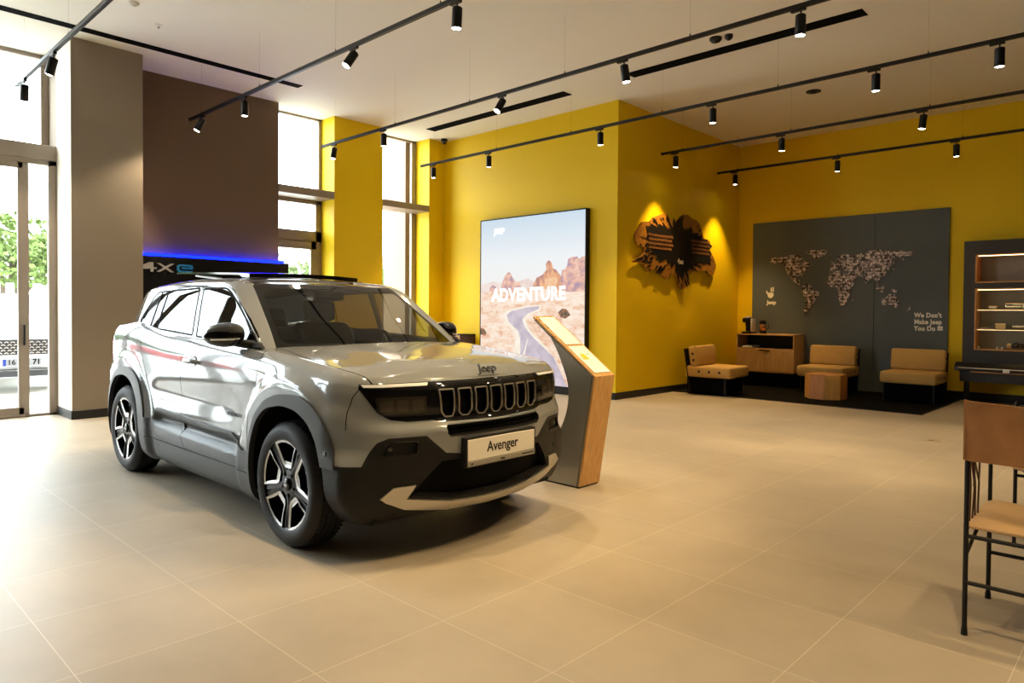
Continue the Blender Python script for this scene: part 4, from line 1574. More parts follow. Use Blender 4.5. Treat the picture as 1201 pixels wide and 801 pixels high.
for nm, (t0, t1) in (('upper', (.035, .50)), ('lower', (.535, .955))):
    a, b = Vector((-3.612 + 3.30, 0, 1.2712)), Vector((-3.012 + 3.30, 0, .8392))
    p0, p1 = a.lerp(b, t0), a.lerp(b, t1)
    d = (b - a).normalized(); n_ = Vector((-d.z, 0, d.x)) * -1
    if n_.z < 0: n_ = -n_
    bm = NB()
    vs_ = []
    for k_, (p, y) in enumerate(((p0, -.095), (p1, -.095), (p1, .095), (p0, .095))):
        vs_.append((p + n_ * .0005 + Vector((0, y, 0)), p + n_ * .005 + Vector((0, y, 0))))
    lo_ = [bm.verts.new(v[0]) for v in vs_]; hi_ = [bm.verts.new(v[1]) for v in vs_]
    bm.faces.new(hi_)
    for q in range(4): bm.faces.new((lo_[q], lo_[(q + 1) % 4], hi_[(q + 1) % 4], hi_[q]))
    card = obj('info_card', bm, M_CARD, st)
    if nm == 'lower':
        bm = NB()
        def patch(s0, s1, y0, y1):
            q0, q1 = p0.lerp(p1, s0) + n_ * .0058, p0.lerp(p1, s1) + n_ * .0058
            bm.faces.new([bm.verts.new(q0 + Vector((0, y0, 0))), bm.verts.new(q1 + Vector((0, y0, 0))), bm.verts.new(q1 + Vector((0, y1, 0))), bm.verts.new(q0 + Vector((0, y1, 0)))])
        patch(.30, .52, -.055, .0)
        obj('yellow_mark', bm, P('card_yellow', srgb(238, 205, 60), .4), card)
        bm = NB(); patch(.30, .33, .03, .06); patch(.36, .52, -.068, -.060)
        obj('green_mark', bm, P('card_green', srgb(112, 150, 90), .4), card)

# ------------------------------------------------------------------ tyre burst on the side wall of the niche
art = thing('wall_art', 'splash shaped wall sign of a bursting black tyre in the niche', 'wall art', (-6.0, 10.2, 2.3))
A_ = lambda pts: [(p[0] - 10.2, p[1] - 2.3) for p in pts]
ART = [(8.896, 2.081), (9.191, 2.197), (9.243, 2.319), (8.995, 2.34), (8.957, 2.493), (9.146, 2.705), (9.379, 2.729), (9.451, 2.796), (9.656, 2.858), (9.808, 2.905), (9.986, 2.83), (10.187, 2.809), (10.349, 2.931), (10.558, 2.964), (10.688, 2.902), (10.863, 2.898), (11.0, 2.801), (11.095, 2.61), (11.35, 2.574), (11.284, 2.423), (11.475, 2.299), (11.575, 2.145), (11.437, 1.956), (11.156, 2.034), (10.885, 2.043), (10.668, 1.989), (10.563, 1.898), (10.608, 1.791), (10.462, 1.7), (10.295, 1.717), (10.21, 1.862), (10.106, 1.963), (9.891, 1.839), (9.696, 1.924), (9.543, 1.998), (9.323, 1.927), (9.194, 2.079), (8.966, 2.066)]
m_art, nt_, b_ = new_mat('burst_print')
tc_ = nt_.nodes.new('ShaderNodeTexCoord')
vo_ = nt_.nodes.new('ShaderNodeTexVoronoi'); vo_.inputs['Scale'].default_value = 16; vo_.inputs['Randomness'].default_value = 1
nt_.links.new(tc_.outputs['Object'], vo_.inputs['Vector'])
cr_ = nt_.nodes.new('ShaderNodeValToRGB')
cr_.color_ramp.elements[0].position = .10; cr_.color_ramp.elements[0].color = srgb(40, 28, 20)
cr_.color_ramp.elements[1].position = .34; cr_.color_ramp.elements[1].color = srgb(150, 100, 22)
nt_.links.new(vo_.outputs['Distance'], cr_.inputs['Fac'])
nt_.links.new(cr_.outputs['Color'], b_.inputs['Base Color'])
b_.inputs['Roughness'].default_value = .5
bm = NB(); prism(bm, rounded(A_(ART), .05, 3), .03, .05, 'X', 0); obj('burst_board', bm, m_art, art)
m_blk = P('burst_black', (.006, .005, .005), .5, 0, .3)
bm = NB()
blast = A_([(9.273, 2.579), (9.40, 2.66), (9.603, 2.68), (9.75, 2.70), (9.951, 2.661), (10.268, 2.838), (10.438, 2.705), (10.781, 2.671), (11.095, 2.587), (11.30, 2.54), (11.334, 2.302), (11.334, 2.20), (11.152, 2.168), (10.706, 2.186), (10.60, 2.06), (10.455, 1.979), (10.29, 1.929), (10.123, 2.09), (9.806, 2.155), (9.576, 2.202), (9.42, 2.27), (9.36, 2.42)])
rs = random.Random(11)
spk = []
for k in range(len(blast)):
    a, b = Vector(blast[k]), Vector(blast[(k + 1) % len(blast)])
    n_ = max(1, int((b - a).length / .06))
    for q in range(n_):
        v = a.lerp(b, q / n_)
        d = Vector((v.x - .1, (v.y - .08) * 1.6)).normalized()
        v = v + d * (rs.uniform(.03, .12) if q % 2 else rs.uniform(-.03, .0))
        spk.append((v.x, v.y))
prism(bm, spk, .05, .058, 'X', 0)
obj('black_blast', bm, m_blk, art)
bm = NB()
rs = random.Random(3)
for k in range(130):
    a = rs.uniform(0, 2 * PI); q = rs.uniform(.50, .97)
    i0 = int(a / (2 * PI) * len(ART)) % len(ART)
    c = Vector((10.25, 2.35)); p = c + (Vector(ART[i0]).lerp(Vector(ART[(i0 + 1) % len(ART)]), rs.random()) - c) * q
    d = (p - c).normalized(); n_ = Vector((-d.y, d.x)); l, w_ = rs.uniform(.03, .11), rs.uniform(.010, .034)
    pts = [p - d * l, p + n_ * w_ * .8, p + d * l, p - n_ * w_]
    f = [bm.verts.new((.051 + .004, v.x - 10.2, v.y - 2.3)) for v in pts]; b2 = [bm.verts.new((.049, v.x - 10.2, v.y - 2.3)) for v in pts]
    bm.faces.new(f)
    for s_ in range(4): bm.faces.new((f[s_], f[(s_ + 1) % 4], b2[(s_ + 1) % 4], b2[s_]))
o_ = obj('splinters', bm, m_blk, art); o_['kind'] = 'stuff'
m_tr = P('tread_brown', srgb(120, 78, 34), .6)
bm = NB()
for r_ in range(4):
    z0 = 2.52 - r_ * .066
    for k in range(34):
        y0 = 9.32 + k * .058 + (r_ % 2) * .02
        if 10.02 < y0 < 10.62: continue
        zz0 = z0 + (y0 - 9.3) * .006
        vv = [(y0, zz0), (y0 + .036, zz0 - .02), (y0 + .048, zz0 + .012), (y0 + .012, zz0 + .034)]
        f = [bm.verts.new((.064, v[0] - 10.2, v[1] - 2.3)) for v in vv]; b2 = [bm.verts.new((.055, v[0] - 10.2, v[1] - 2.3)) for v in vv]
        bm.faces.new(f)
        for s_ in range(4): bm.faces.new((f[s_], f[(s_ + 1) % 4], b2[(s_ + 1) % 4], b2[s_]))
o_ = obj('tread_blocks', bm, m_tr, art); o_['kind'] = 'stuff'
bm = NB()
text_bm(bm, '4xe', .13, .003, frame_mtx((.062, 10.30 - 10.2, 2.155 - 2.3), (0, 1, 0), (0, 0, 1)), 0, bold=.003)
obj('lettering', bm, P('burst_lettering', srgb(170, 160, 140), .4), art)

# ------------------------------------------------------------------ map board on the back wall of the niche
mb = thing('map_board', 'dark grey wall board with a photo collage world map', 'wall board', (-4.12, 12.55, .02))
M_BOARD = P('slate_board', srgb(90, 97, 99), .6, 0, .3, noise=.06, nscale=2)
for a, b in ((-1.58, .518), (.522, 1.585)):
    bm = NB(); box(bm, (a, -.045, .0), (b, -.001, 2.955), 0, .003, 1); obj('board_panel', bm, M_BOARD, mb)
mc, nt_, b_ = new_mat('photo_collage')
tc_ = nt_.nodes.new('ShaderNodeTexCoord')
sp_n = nt_.nodes.new('ShaderNodeSeparateXYZ'); nt_.links.new(tc_.outputs['Object'], sp_n.inputs[0])
cb_n = nt_.nodes.new('ShaderNodeCombineXYZ'); nt_.links.new(sp_n.outputs['X'], cb_n.inputs[0]); nt_.links.new(sp_n.outputs['Z'], cb_n.inputs[1])
br_ = nt_.nodes.new('ShaderNodeTexBrick'); br_.offset = .37
br_.inputs['Scale'].default_value = 1; br_.inputs['Brick Width'].default_value = .085; br_.inputs['Row Height'].default_value = .052
br_.inputs['Mortar Size'].default_value = .003
br_.inputs['Color1'].default_value = srgb(82, 66, 66); br_.inputs['Color2'].default_value = srgb(142, 136, 134); br_.inputs['Mortar'].default_value = srgb(190, 186, 182)
nt_.links.new(cb_n.outputs[0], br_.inputs['Vector'])
n1_ = nt_.nodes.new('ShaderNodeTexNoise'); n1_.inputs['Scale'].default_value = 26; n1_.inputs['Detail'].default_value = 5
nt_.links.new(tc_.outputs['Object'], n1_.inputs['Vector'])
cr_ = nt_.nodes.new('ShaderNodeValToRGB')
cr_.color_ramp.elements[0].position = .40; cr_.color_ramp.elements[0].color = (.10, .08, .07, 1)
cr_.color_ramp.elements[1].position = .62; cr_.color_ramp.elements[1].color = (2.7, 2.55, 2.5, 1)
nt_.links.new(n1_.outputs['Fac'], cr_.inputs['Fac'])
mx_ = nt_.nodes.new('ShaderNodeMix'); mx_.data_type = 'RGBA'; mx_.blend_type = 'MULTIPLY'; mx_.inputs['Factor'].default_value = 1
nt_.links.new(br_.outputs['Color'], mx_.inputs['A']); nt_.links.new(cr_.outputs['Color'], mx_.inputs['B'])
nt_.links.new(mx_.outputs['Result'], b_.inputs['Base Color']); b_.inputs['Roughness'].default_value = .5
CONT = {
 'north_america': [(-168, 66), (-156, 71), (-141, 70), (-128, 70), (-115, 73), (-95, 74), (-82, 73), (-80, 66), (-94, 61), (-92, 57), (-82, 55), (-79, 52), (-77, 62), (-66, 58), (-56, 52), (-65, 47), (-70, 42), (-76, 36), (-81, 31), (-80, 25), (-83, 29), (-90, 30), (-97, 27), (-97, 20), (-91, 18), (-87, 21), (-88, 15), (-83, 10), (-78, 8), (-85, 9), (-95, 15), (-105, 20), (-113, 29), (-120, 34), (-124, 42), (-124, 48), (-133, 56), (-146, 60), (-158, 57), (-164, 60)],
 'greenland': [(-72, 78), (-60, 82), (-35, 83), (-20, 80), (-20, 73), (-32, 68), (-43, 60), (-51, 65), (-54, 71)],
 'south_america': [(-78, 8), (-72, 12), (-62, 10), (-52, 5), (-50, 0), (-35, -6), (-39, -16), (-48, -27), (-57, -36), (-64, -42), (-67, -50), (-68, -55), (-74, -51), (-73, -38), (-70, -20), (-77, -12), (-81, -4)],
 'europe_and_asia': [(-9, 37), (-9, 43), (-1, 44), (-4, 48), (3, 51), (9, 54), (8, 57), (5, 60), (12, 66), (20, 70), (30, 71), (42, 67), (55, 69), (70, 73), (90, 76), (105, 78), (114, 74), (130, 72), (150, 72), (170, 70), (188, 66), (178, 62), (164, 60), (160, 52), (155, 58), (142, 59), (136, 54), (141, 49), (131, 43), (127, 39), (129, 35), (125, 38), (118, 39), (122, 31), (117, 23), (108, 21), (109, 12), (105, 10), (102, 13), (104, 2), (99, 8), (98, 16), (91, 22), (81, 15), (78, 8), (73, 17), (68, 24), (57, 26), (50, 30), (57, 24), (52, 16), (44, 13), (38, 22), (34, 29), (36, 36), (28, 37), (24, 37), (20, 41), (13, 45), (18, 40), (12, 39), (9, 44), (3, 42), (0, 38)],
 'africa': [(-6, 36), (10, 37), (20, 32), (32, 31), (35, 27), (43, 12), (51, 12), (44, 2), (40, -8), (36, -20), (32, -28), (25, -34), (18, -34), (12, -18), (12, -6), (9, 4), (-7, 5), (-17, 14), (-16, 23)],
 'australia': [(114, -22), (122, -18), (130, -12), (136, -12), (141, -12), (146, -19), (153, -26), (150, -37), (144, -39), (138, -34), (130, -32), (116, -35)],
 'madagascar': [(44, -18), (49, -13), (50, -17), (47, -25), (44, -24)],
 'indonesia': [(96, 5), (104, -3), (114, -8), (118, -2), (118, 5), (110, 2), (104, 1)],
 'new_guinea': [(131, -1), (141, -3), (150, -9), (142, -9), (134, -5)],
 'japan': [(131, 32), (136, 34), (141, 36), (144, 43), (140, 42), (136, 37)],
 'new_zealand': [(167, -46), (172, -42), (175, -36), (178, -38), (173, -45)],
 'british_isles': [(-6, 50), (1, 51), (-1, 55), (-4, 58), (-7, 56), (-4, 53), (-9, 52)],
}
for nm, pts in CONT.items():
    q = [((-5.37 + (p[0] + 168) * .00672) + 4.12, 1.735 + p[1] * (.0084 if p[1] > 0 else .0083) - .02) for p in pts]
    # a stepped edge, like the cut-out photographs
    e = []
    rs = random.Random(len(pts))
    for k in range(len(q)):
        a, b = Vector(q[k]), Vector(q[(k + 1) % len(q)])
        n_ = max(1, int((b - a).length / .05))
        for s_ in range(n_):
            v = a.lerp(b, s_ / n_)
            e.append((v.x + rs.uniform(-.006, .006), v.y + rs.uniform(-.006, .006)))
    bm = NB(); prism(bm, e, -.057, -.0445, 'Y', 0)
    obj(nm, bm, mc, mb)
M_LET = P('board_lettering', srgb(246, 238, 222), .5)
bm = NB()
fm = lambda x, z: frame_mtx((x + 4.12, -.0465, z - .02), (1, 0, 0), (0, 0, 1))
for t_, z in (("We Don't", 1.295), ('Make Jeep', 1.190), ('You Do', 1.085)):
    text_bm(bm, t_, .102, .0012, fm(-3.0, z), 0, align='LEFT', bold=.004, xscale=.86, spacing=1.06)
for dx in range(3):
    for dz in range(2): box(bm, (-2.675 + 4.12 + dx * .024, -.048, 1.04 + dz * .036), (-2.67 + 4.12 + dx * .024 + .021, -.0445, 1.04 + dz * .036 + .031))
text_bm(bm, 'Jeep', .10, .0012, fm(-5.33, 1.510), 0, bold=.004, xscale=1.0)
# open hand sign with two raised fingers
hx, hz = -5.345 + 4.12, 1.60
prism(bm, rounded([(hx - .055, hz), (hx - .065, hz + .07), (hx + .045, hz + .07), (hx + .055, hz + .02), (hx + .02, hz - .03), (hx - .03, hz - .03)], .02), -.048, -.0445, 'Y', 0)
prism(bm, rounded([(hx - .005, hz + .08), (hx - .005, hz + .165), (hx + .020, hz + .165), (hx + .020, hz + .08)], .01), -.048, -.0445, 'Y', 0)
prism(bm, rounded([(hx + .030, hz + .08), (hx + .034, hz + .175), (hx + .058, hz + .170), (hx + .052, hz + .08)], .01), -.048, -.0445, 'Y', 0)
prism(bm, rounded([(hx - .075, hz + .04), (hx - .090, hz + .10), (hx - .070, hz + .108), (hx - .055, hz + .05)], .01), -.048, -.0445, 'Y', 0)
o_ = obj('lettering', bm, M_LET, mb)

# ------------------------------------------------------------------ lounge corner
rg = thing('rug', 'large black rug under the lounge chairs in the niche', 'rug', (-4.16, 11.37, 0))
bm = NB(); box(bm, (-1.82, -1.165, 0), (1.82, 1.155, .010), 0, .003, 1)
obj('pile', bm, P('black_carpet', (.006, .0055, .005), .95, 0, .05, bump=.4, bscale=400), rg)
bm = NB()
for lo, hi in (((-1.825, -1.17, 0), (1.825, -1.155, .011)), ((1.81, -1.17, 0), (1.825, 1.16, .011)), ((-1.825, -1.17, 0), (-1.81, 1.16, .011)), ((-1.825, 1.145, 0), (1.825, 1.16, .011))): box(bm, lo, hi)
obj('edging', bm, P('rug_edging', (.012, .010, .009), .8), rg)

M_TAN = P('tan_upholstery', srgb(190, 152, 88), .75, 0, .2, noise=.04, nscale=8, bump=.1, bscale=300)
M_VOID = P('base_black', (.003, .003, .003), .9, 0, .05)
M_HOLE = P('eyelet_black', (.01, .008, .006), .6)
def lounge_chair(label, loc, rz):
    c = thing('lounge_chair', label, 'chair', loc, rz, 'tan lounge chairs on the black rug')
    bm = NB(); box(bm, (-.37, -.40, .275), (.37, .36, .45), 0, .035, 3); se = obj('seat', bm, M_TAN, c, 50)
    bm = NB()
    M_ = Matrix.Translation((0, .13, .455)) @ Matrix.Rotation(math.radians(-9), 4, 'X')
    box(bm, (-.37, 0, 0), (.37, .145, .325), 0, .035, 3, M_); bk = obj('backrest', bm, M_TAN, c, 50)
    bm = NB()
    box(bm, (-.33, -.30, .03), (.33, .34, .275), 0, .004, 1)
    obj('base', bm, M_VOID, c)
    bm = NB()
    M2 = Matrix.Translation((0, .285, .27)) @ Matrix.Rotation(math.radians(-9), 4, 'X')
    box(bm, (-.372, .01, -.24), (.372, .03, .46), 0, .003, 1, M2); obj('back_panel', bm, M_BLACK, c)
    for s_ in (-1, 1):
        for y in (-.30, .30):
            bm = NB(); cyl(bm, (s_ * .33, y, 0), (s_ * .33, y, .28), .016, n=12); obj('leg', bm, M_BLACK, c, 40)
        for y in (-.22, -.05, .12):
            bm = NB(); lathe(bm, [(0, .004), (.020, .003), (.022, -.001)], 16, 0, Matrix.Translation((s_ * .370, y, .365)) @ Matrix.Rotation(s_ * PI / 2, 4, 'Y')); obj('eyelet', bm, M_HOLE, se, 40)
        for t_ in (.10, .20):
            v = M_ @ Vector((s_ * .370, .07, t_))
            bm = NB(); lathe(bm, [(0, .004), (.020, .003), (.022, -.001)], 16, 0, Matrix.Translation(v) @ Matrix.Rotation(s_ * PI / 2, 4, 'Y')); obj('eyelet', bm, M_HOLE, bk, 40)
    return c
lc = lounge_chair('tan lounge chair against the yellow side wall, facing right', (-5.34, 10.42, .0115), math.radians(93))
dup_tree(lc, (-4.10, 11.90, .0115), 0, 'tan lounge chair between the coffee cabinet and the map lettering, behind the block table')
dup_tree(lc, (-2.81, 11.76, .0115), 0, "tan lounge chair at the right end of the map board, under the We Don't lettering")

tb = thing('block_table', 'low eight sided wooden block table on the black rug', 'table', (-3.86, 11.10, .0115))
cols = [srgb(216, 154, 72), srgb(190, 124, 52), srgb(228, 172, 96), srgb(198, 132, 60)]
n8 = 8
for k in range(n8):
    a0, a1 = 2 * PI * (k + .35) / n8, 2 * PI * (k + 1.35) / n8
    c_ = cols[k % 4]
    bm = NB()
    r_ = .30
    prism(bm, [(.0, .0), (r_ * math.cos(a0), r_ * math.sin(a0)), (r_ * math.cos(a1), r_ * math.sin(a1))], .0, .37, 'Z', 0)
    obj('stave', bm, wood('stave_wood_%d' % k, tuple(v * .72 for v in c_[:3]) + (1,), c_, 'Z'), tb)

# coffee cabinet
cc = thing('coffee_cabinet', 'oak cabinet with a black open shelf between the lounge chairs and the niche side wall', 'cabinet', (-5.245, 12.03, .0115))
bm = NB()
for lo, hi in (((-.525, 0, .25), (-.503, .46, .93)), ((.503, 0, .25), (.525, .46, .93)), ((-.525, 0, .908), (.525, .46, .93)), ((-.51, .01, .655), (.51, .46, .675)), ((-.525, 0, .25), (.525, .46, .27))): box(bm, lo, hi, 0, .002, 1)
obj('carcass', bm, M_OAK, cc)
bm = NB(); box(bm, (-.503, .43, .675), (.503, .44, .908)); box(bm, (-.503, .02, .675), (.503, .44, .680)); obj('shelf_lining', bm, P('shelf_black', (.006, .006, .006), .6), cc)
for s_ in (-1, 1):
    bm = NB(); box(bm, (.0015 if s_ > 0 else -.502, -.004, .272), (.502 if s_ > 0 else -.0015, .014, .650), 0, .002, 1); d_ = obj('door', bm, M_OAK, cc)
    bm = NB(); box(bm, (.004 if s_ > 0 else -.10, -.014, .634), (.10 if s_ > 0 else -.004, -.003, .652), 0, .002, 1); obj('handle', bm, M_BLACK, d_)
bm = NB(); box(bm, (-.50, .03, .0), (.50, .44, .25), 0, .003, 1); obj('plinth', bm, M_VOID, cc)
# on it
cm = thing('coffee_machine', 'small black capsule coffee machine on the oak cabinet', 'coffee machine', (-5.60, 12.18, .942))
bm = NB(); box(bm, (-.085, -.13, 0), (.085, .14, .035), 0, .008, 2); box(bm, (-.075, .0, .03), (.045, .13, .27), 0, .02, 2); box(bm, (-.08, -.12, .20), (.05, .12, .285), 0, .02, 3); obj('body', bm, M_BLACK, cm, 40)
bm = NB(); lathe(bm, [(0, .325), (.03, .322), (.062, .305), (.066, .288), (.06, .283)], 24, 0, Matrix.Translation((-.015, -.03, 0))); obj('capsule_lid', bm, P('lid_silver', (.75, .73, .70), .25, .8), cm, 40)
bm = NB(); cyl(bm, (-.015, -.085, .14), (-.015, -.085, .205), .016, n=14); obj('spout', bm, M_BLACK, cm, 40)
bm = NB(); box(bm, (.052, -.07, .035), (.085, .10, .27), 0, .008, 2); obj('water_tank', bm, P('tank_pale', (.62, .60, .56), .12, 0, .5), cm, 40)
bm = NB(); box(bm, (-.07, -.128, .035), (.04, -.03, .042), 0, .002, 1); obj('drip_tray', bm, P('tray_steel', (.4, .4, .4), .3, .9), cm)
mf = thing('milk_frother', 'black milk frother jug with a copper sleeve beside the coffee machine', 'milk frother', (-5.36, 12.22, .942))
bm = NB(); lathe(bm, [(0, 0), (.062, 0), (.065, .02), (.055, .03), (.055, .20), (.05, .235), (.02, .245), (0, .246)], 24); obj('jug', bm, M_BLACK, mf, 40)
bm = NB(); lathe(bm, [(.056, .06), (.0585, .065), (.0585, .165), (.056, .17)], 24); obj('sleeve', bm, P('copper_sleeve', srgb(214, 150, 90), .25, .9), mf, 40)
bm = NB(); tube(bm, [(.05, 0, .20), (.10, 0, .19), (.105, 0, .10), (.05, 0, .07)], .008, 8); obj('handle', bm, M_BLACK, mf, 40)
for k, (x, y, r_, cl, lb_) in enumerate(((-5.56, 12.16, .1, (214, 196, 190), 'pale magazine with a pink cover lying in the black cabinet shelf'), (-5.555, 12.165, -.12, (196, 196, 200), 'grey magazine lying on top of the pink one in the black cabinet shelf'))):
    mg = thing('magazine', lb_, 'magazine', (x, y, .692 + .0165 * k), r_)
    bm = NB(); box(bm, (-.10, -.13, 0), (.10, .13, .014 + .004 * k), 0, .001, 1); obj('pages', bm, M_CARD, mg)
    bm = NB(); box(bm, (-.101, -.131, .014 + .004 * k), (.101, .131, .016 + .004 * k)); obj('cover', bm, P('cover_%d' % k, srgb(*cl), .3), mg)

# floor outlet
fo = thing('floor_outlet', 'round steel floor outlet in the tiles before the rug', 'floor outlet', (-1.79, 8.19, 0))
bm = NB(); lathe(bm, [(0, .004), (.075, .004), (.085, .003), (.09, 0)], 36); obj('lid', bm, P('outlet_beige', srgb(190, 172, 146), .4, .2), fo, 40)
bm = NB(); lathe(bm, [(.068, .0045), (.072, .0045)], 36); box(bm, (-.02, -.004, .004), (.02, .004, .0055)); obj('groove', bm, M_BLACK, fo)

# ------------------------------------------------------------------ display cabinet and rail console at the right
M_CAB = P('charcoal_panel', srgb(62, 60, 58), .5, 0, .35)
M_EDGE = wood('lit_oak_edge', srgb(190, 130, 72), srgb(222, 164, 100), 'X')
M_LED = emit('warm_led', (1, .66, .32), 6)
M_SHELFGLASS = glass_mat('shelf_glass', (.93, .96, .94, 1), 1.45)
dc = thing('display_cabinet', 'charcoal display cabinet with lit oak framed niches on the yellow wall', 'cabinet', (-1.0, 12.55, .33))
def C_(x, z): return (x + 1.0, z - .33)
xa, xb, zb, zt = -2.28, .28, .33, 2.405
bm = NB()
def cb(x0, z0, x1, z1, y0=-.35, y1=-.01):
    a, b = C_(x0, z0), C_(x1, z1); box(bm, (a[0], y0, a[1]), (b[0], y1, b[1]))
cb(xa, zb, -2.13, zt); cb(.13, zb, xb, zt); cb(-2.13, 2.20, .13, zt); cb(-2.13, 1.70, .13, 1.782); cb(-2.13, zb, .13, .79)
obj('body', bm, M_CAB, dc)
bm = NB(); cb(-2.13, .79, .13, 2.20, -.03, -.01); obj('back_panel', bm, P('cabinet_back_grey', srgb(128, 122, 116), .5), dc)
for nm, z0, z1 in (('upper', 1.782, 2.20), ('lower', .79, 1.70)):
    bm = NB()
    t_ = .016
    cb(-2.132, z0, -2.132 + t_, z1, -.358, -.03); cb(.132 - t_, z0, .132, z1, -.358, -.03); cb(-2.132, z0, .132, z0 + t_, -.358, -.03); cb(-2.132, z1 - t_, .132, z1, -.358, -.03)
    obj('niche_frame', bm, M_EDGE, dc)
    bm = NB(); cb(-2.10, z1 - t_ - .010, .10, z1 - t_ - .002, -.335, -.320); obj('led_strip', bm, M_LED, dc)
for z in (1.385, 1.095):
    bm = NB(); cb(-2.116, z, .116, z + .010, -.33, -.035); obj('glass_shelf', bm, M_SHELFGLASS, dc)
    bm = NB(); cb(-2.116, z - .004, .116, z + .012, -.338, -.330); obj('shelf_edge', bm, M_EDGE, dc)
    bm = NB(); cb(-2.10, z - .007, .10, z - .001, -.328, -.318); obj('led_strip', bm, M_LED, dc)
bm = NB(); cb(-2.115, .807, .115, 1.683, -.354, -.350); obj('glass_front', bm, M_SHELFGLASS, dc)
M_STEELB = P('polished_steel', (.72, .70, .68), .18, .9)
M_BEIGE = P('beige_card', srgb(212, 178, 132), .6)
def item(name, label, cat, x, z, y=12.36, rz=0., group=None): return thing(name, label, cat, (x, y, z), rz, group)
t = item('wooden_tag', 'small beige block on the upper glass shelf', 'block', -1.93, 1.397); bm = NB(); box(bm, (-.055, -.03, 0), (.055, .03, .05), 0, .004, 2); obj('block', bm, M_BEIGE, t, 40); bm = NB(); box(bm, (-.04, -.032, .015), (.04, -.03, .035)); obj('panel', bm, M_CARD, t)
t = item('thermos_flask', 'steel and white thermos flask lying on the upper glass shelf', 'flask', -1.66, 1.397)
Rm = Matrix.Translation((0, 0, .05)) @ Matrix.Rotation(PI / 2, 4, 'Y')
bm = NB(); lathe(bm, [(0, -.12), (.045, -.12), (.05, -.11), (.05, .06), (.035, .09)], 24, 0, Rm); obj('flask_body', bm, M_STEELB, t, 40)
bm = NB(); lathe(bm, [(.036, .088), (.038, .10), (.038, .15), (0, .152)], 24, 0, Rm); obj('flask_cap', bm, M_CARD, t, 40)
bm = NB(); tube(bm, [(-.10, -.05, .05), (-.10, -.085, .06), (-.02, -.085, .06), (-.02, -.05, .05)], .007, 8); obj('flask_handle', bm, M_BLACK, t, 40)
t = item('gift_box', 'small beige box on the middle glass shelf', 'box', -1.83, 1.107); bm = NB(); box(bm, (-.06, -.04, 0), (.06, .04, .07), 0, .003, 1); obj('box_base', bm, M_BEIGE, t); bm = NB(); box(bm, (-.063, -.043, .055), (.063, .043, .078), 0, .003, 1); obj('box_lid', bm, P('lid_card', srgb(226, 196, 150), .6), t)
t = item('torch', 'steel torch lying beside the small box on the middle glass shelf', 'torch', -1.55, 1.107)
Rm = Matrix.Translation((0, 0, .036)) @ Matrix.Rotation(PI / 2, 4, 'Y')
bm = NB(); lathe(bm, [(0, -.14), (.022, -.14), (.024, -.02), (.024, .05), (.036, .08), (.036, .11)], 20, 0, Rm); obj('torch_body', bm, M_STEELB, t, 40)
bm = NB(); lathe(bm, [(0, .108), (.033, .108)], 20, 0, Rm); obj('torch_lens', bm, M_CARD, t)
t = item('multi_tool', 'flat steel multi tool at the left of the middle glass shelf', 'tool', -2.02, 1.107, 12.33, .1); bm = NB(); prism(bm, rounded([(-.07, -.018), (.07, -.022), (.085, .0), (.06, .02), (-.07, .018)], .01), 0, .016, 'Z', 0, .003, 1); obj('grip', bm, M_STEELB, t, 40); bm = NB(); prism(bm, [(.07, -.012), (.14, 0), (.07, .012)], .004, .010, 'Z'); obj('blade', bm, M_STEELB, t)
for k, x in enumerate((-2.09, -1.86, -1.80)):
    t = item('knob', ['small white knob in the bottom left corner of the lit showcase', 'small white knob beside the black chain on the showcase floor', 'small white knob nearest the black chain on the showcase floor'][k], 'knob', x, .806, 12.30, 0, 'white knobs on the showcase floor')
    bm = NB(); lathe(bm, [(0, .036), (.014, .032), (.018, .02), (.010, .010), (.013, 0), (0, 0)], 16); obj('knob_head', bm, M_CARD, t, 50)
t = item('chain', 'coiled black chain with a pale cuff on the showcase floor', 'chain', -1.58, .806, 12.34)
bm = NB()
for k in range(7):
    a = k * .055 - .12
    Mx = Matrix.Translation((a, 0, .056 + .010 * (k % 2))) @ Matrix.Rotation(k * 1.1, 4, 'X') @ Matrix.Rotation(.5, 4, 'Z')
    tube(bm, [Mx @ Vector((.042 * math.cos(2 * PI * q / 16), .028 * math.sin(2 * PI * q / 16), 0)) for q in range(16)], .010, 7, closed=True)
obj('links', bm, M_BLACK, t, 50)
bm = NB(); lathe(bm, [(.03, 0), (.045, .01), (.045, .05), (.03, .06)], 18, 0, Matrix.Translation((-.17, 0, .047)) @ Matrix.Rotation(PI / 2, 4, 'Y')); obj('cuff', bm, M_BEIGE, t, 40)

cs = thing('rail_console', 'black console with a steel rail in front of the display cabinet', 'console', (-1.0, 12.0, 0))
bm = NB()
prism(bm, [(-.06, .335), (-.06, .47), (-.12, .49), (-.12, .56), (-.06, .612), (.19, .612), (.19, .335)], -1.26, 1.26, 'X', 0, .006, 2)
obj('console_body', bm, M_CAB, cs, 35)
bm = NB()
prism(bm, [(-.135, .495), (-.14, .55), (-.08, .616), (.0, .616), (.0, .60), (-.08, .602), (-.115, .555), (-.115, .495)], -1.31, 1.31, 'X', 0, .003, 1)
obj('buffer_top', bm, M_BLACK, cs, 35)
bm = NB(); cyl(bm, (-1.26, -.15, .538), (1.26, -.15, .538), .010, n=12); obj('steel_rail', bm, M_STEELB, cs, 40)
bm = NB(); box(bm, (-1.12, -.135, .478), (1.12, -.118, .492), 0, .003, 1); obj('tan_strip', bm, M_EDGE, cs)
bm = NB(); box(bm, (-.72, -.166, .495), (-.64, -.160, .545), 0, .002, 1); obj('price_tag', bm, M_CARD, cs)
for x in (-1.19, 1.19):
    bm = NB(); box(bm, (x - .03, .02, 0), (x + .03, .10, .34), 0, .004, 1); obj('leg', bm, M_BLACK, cs)

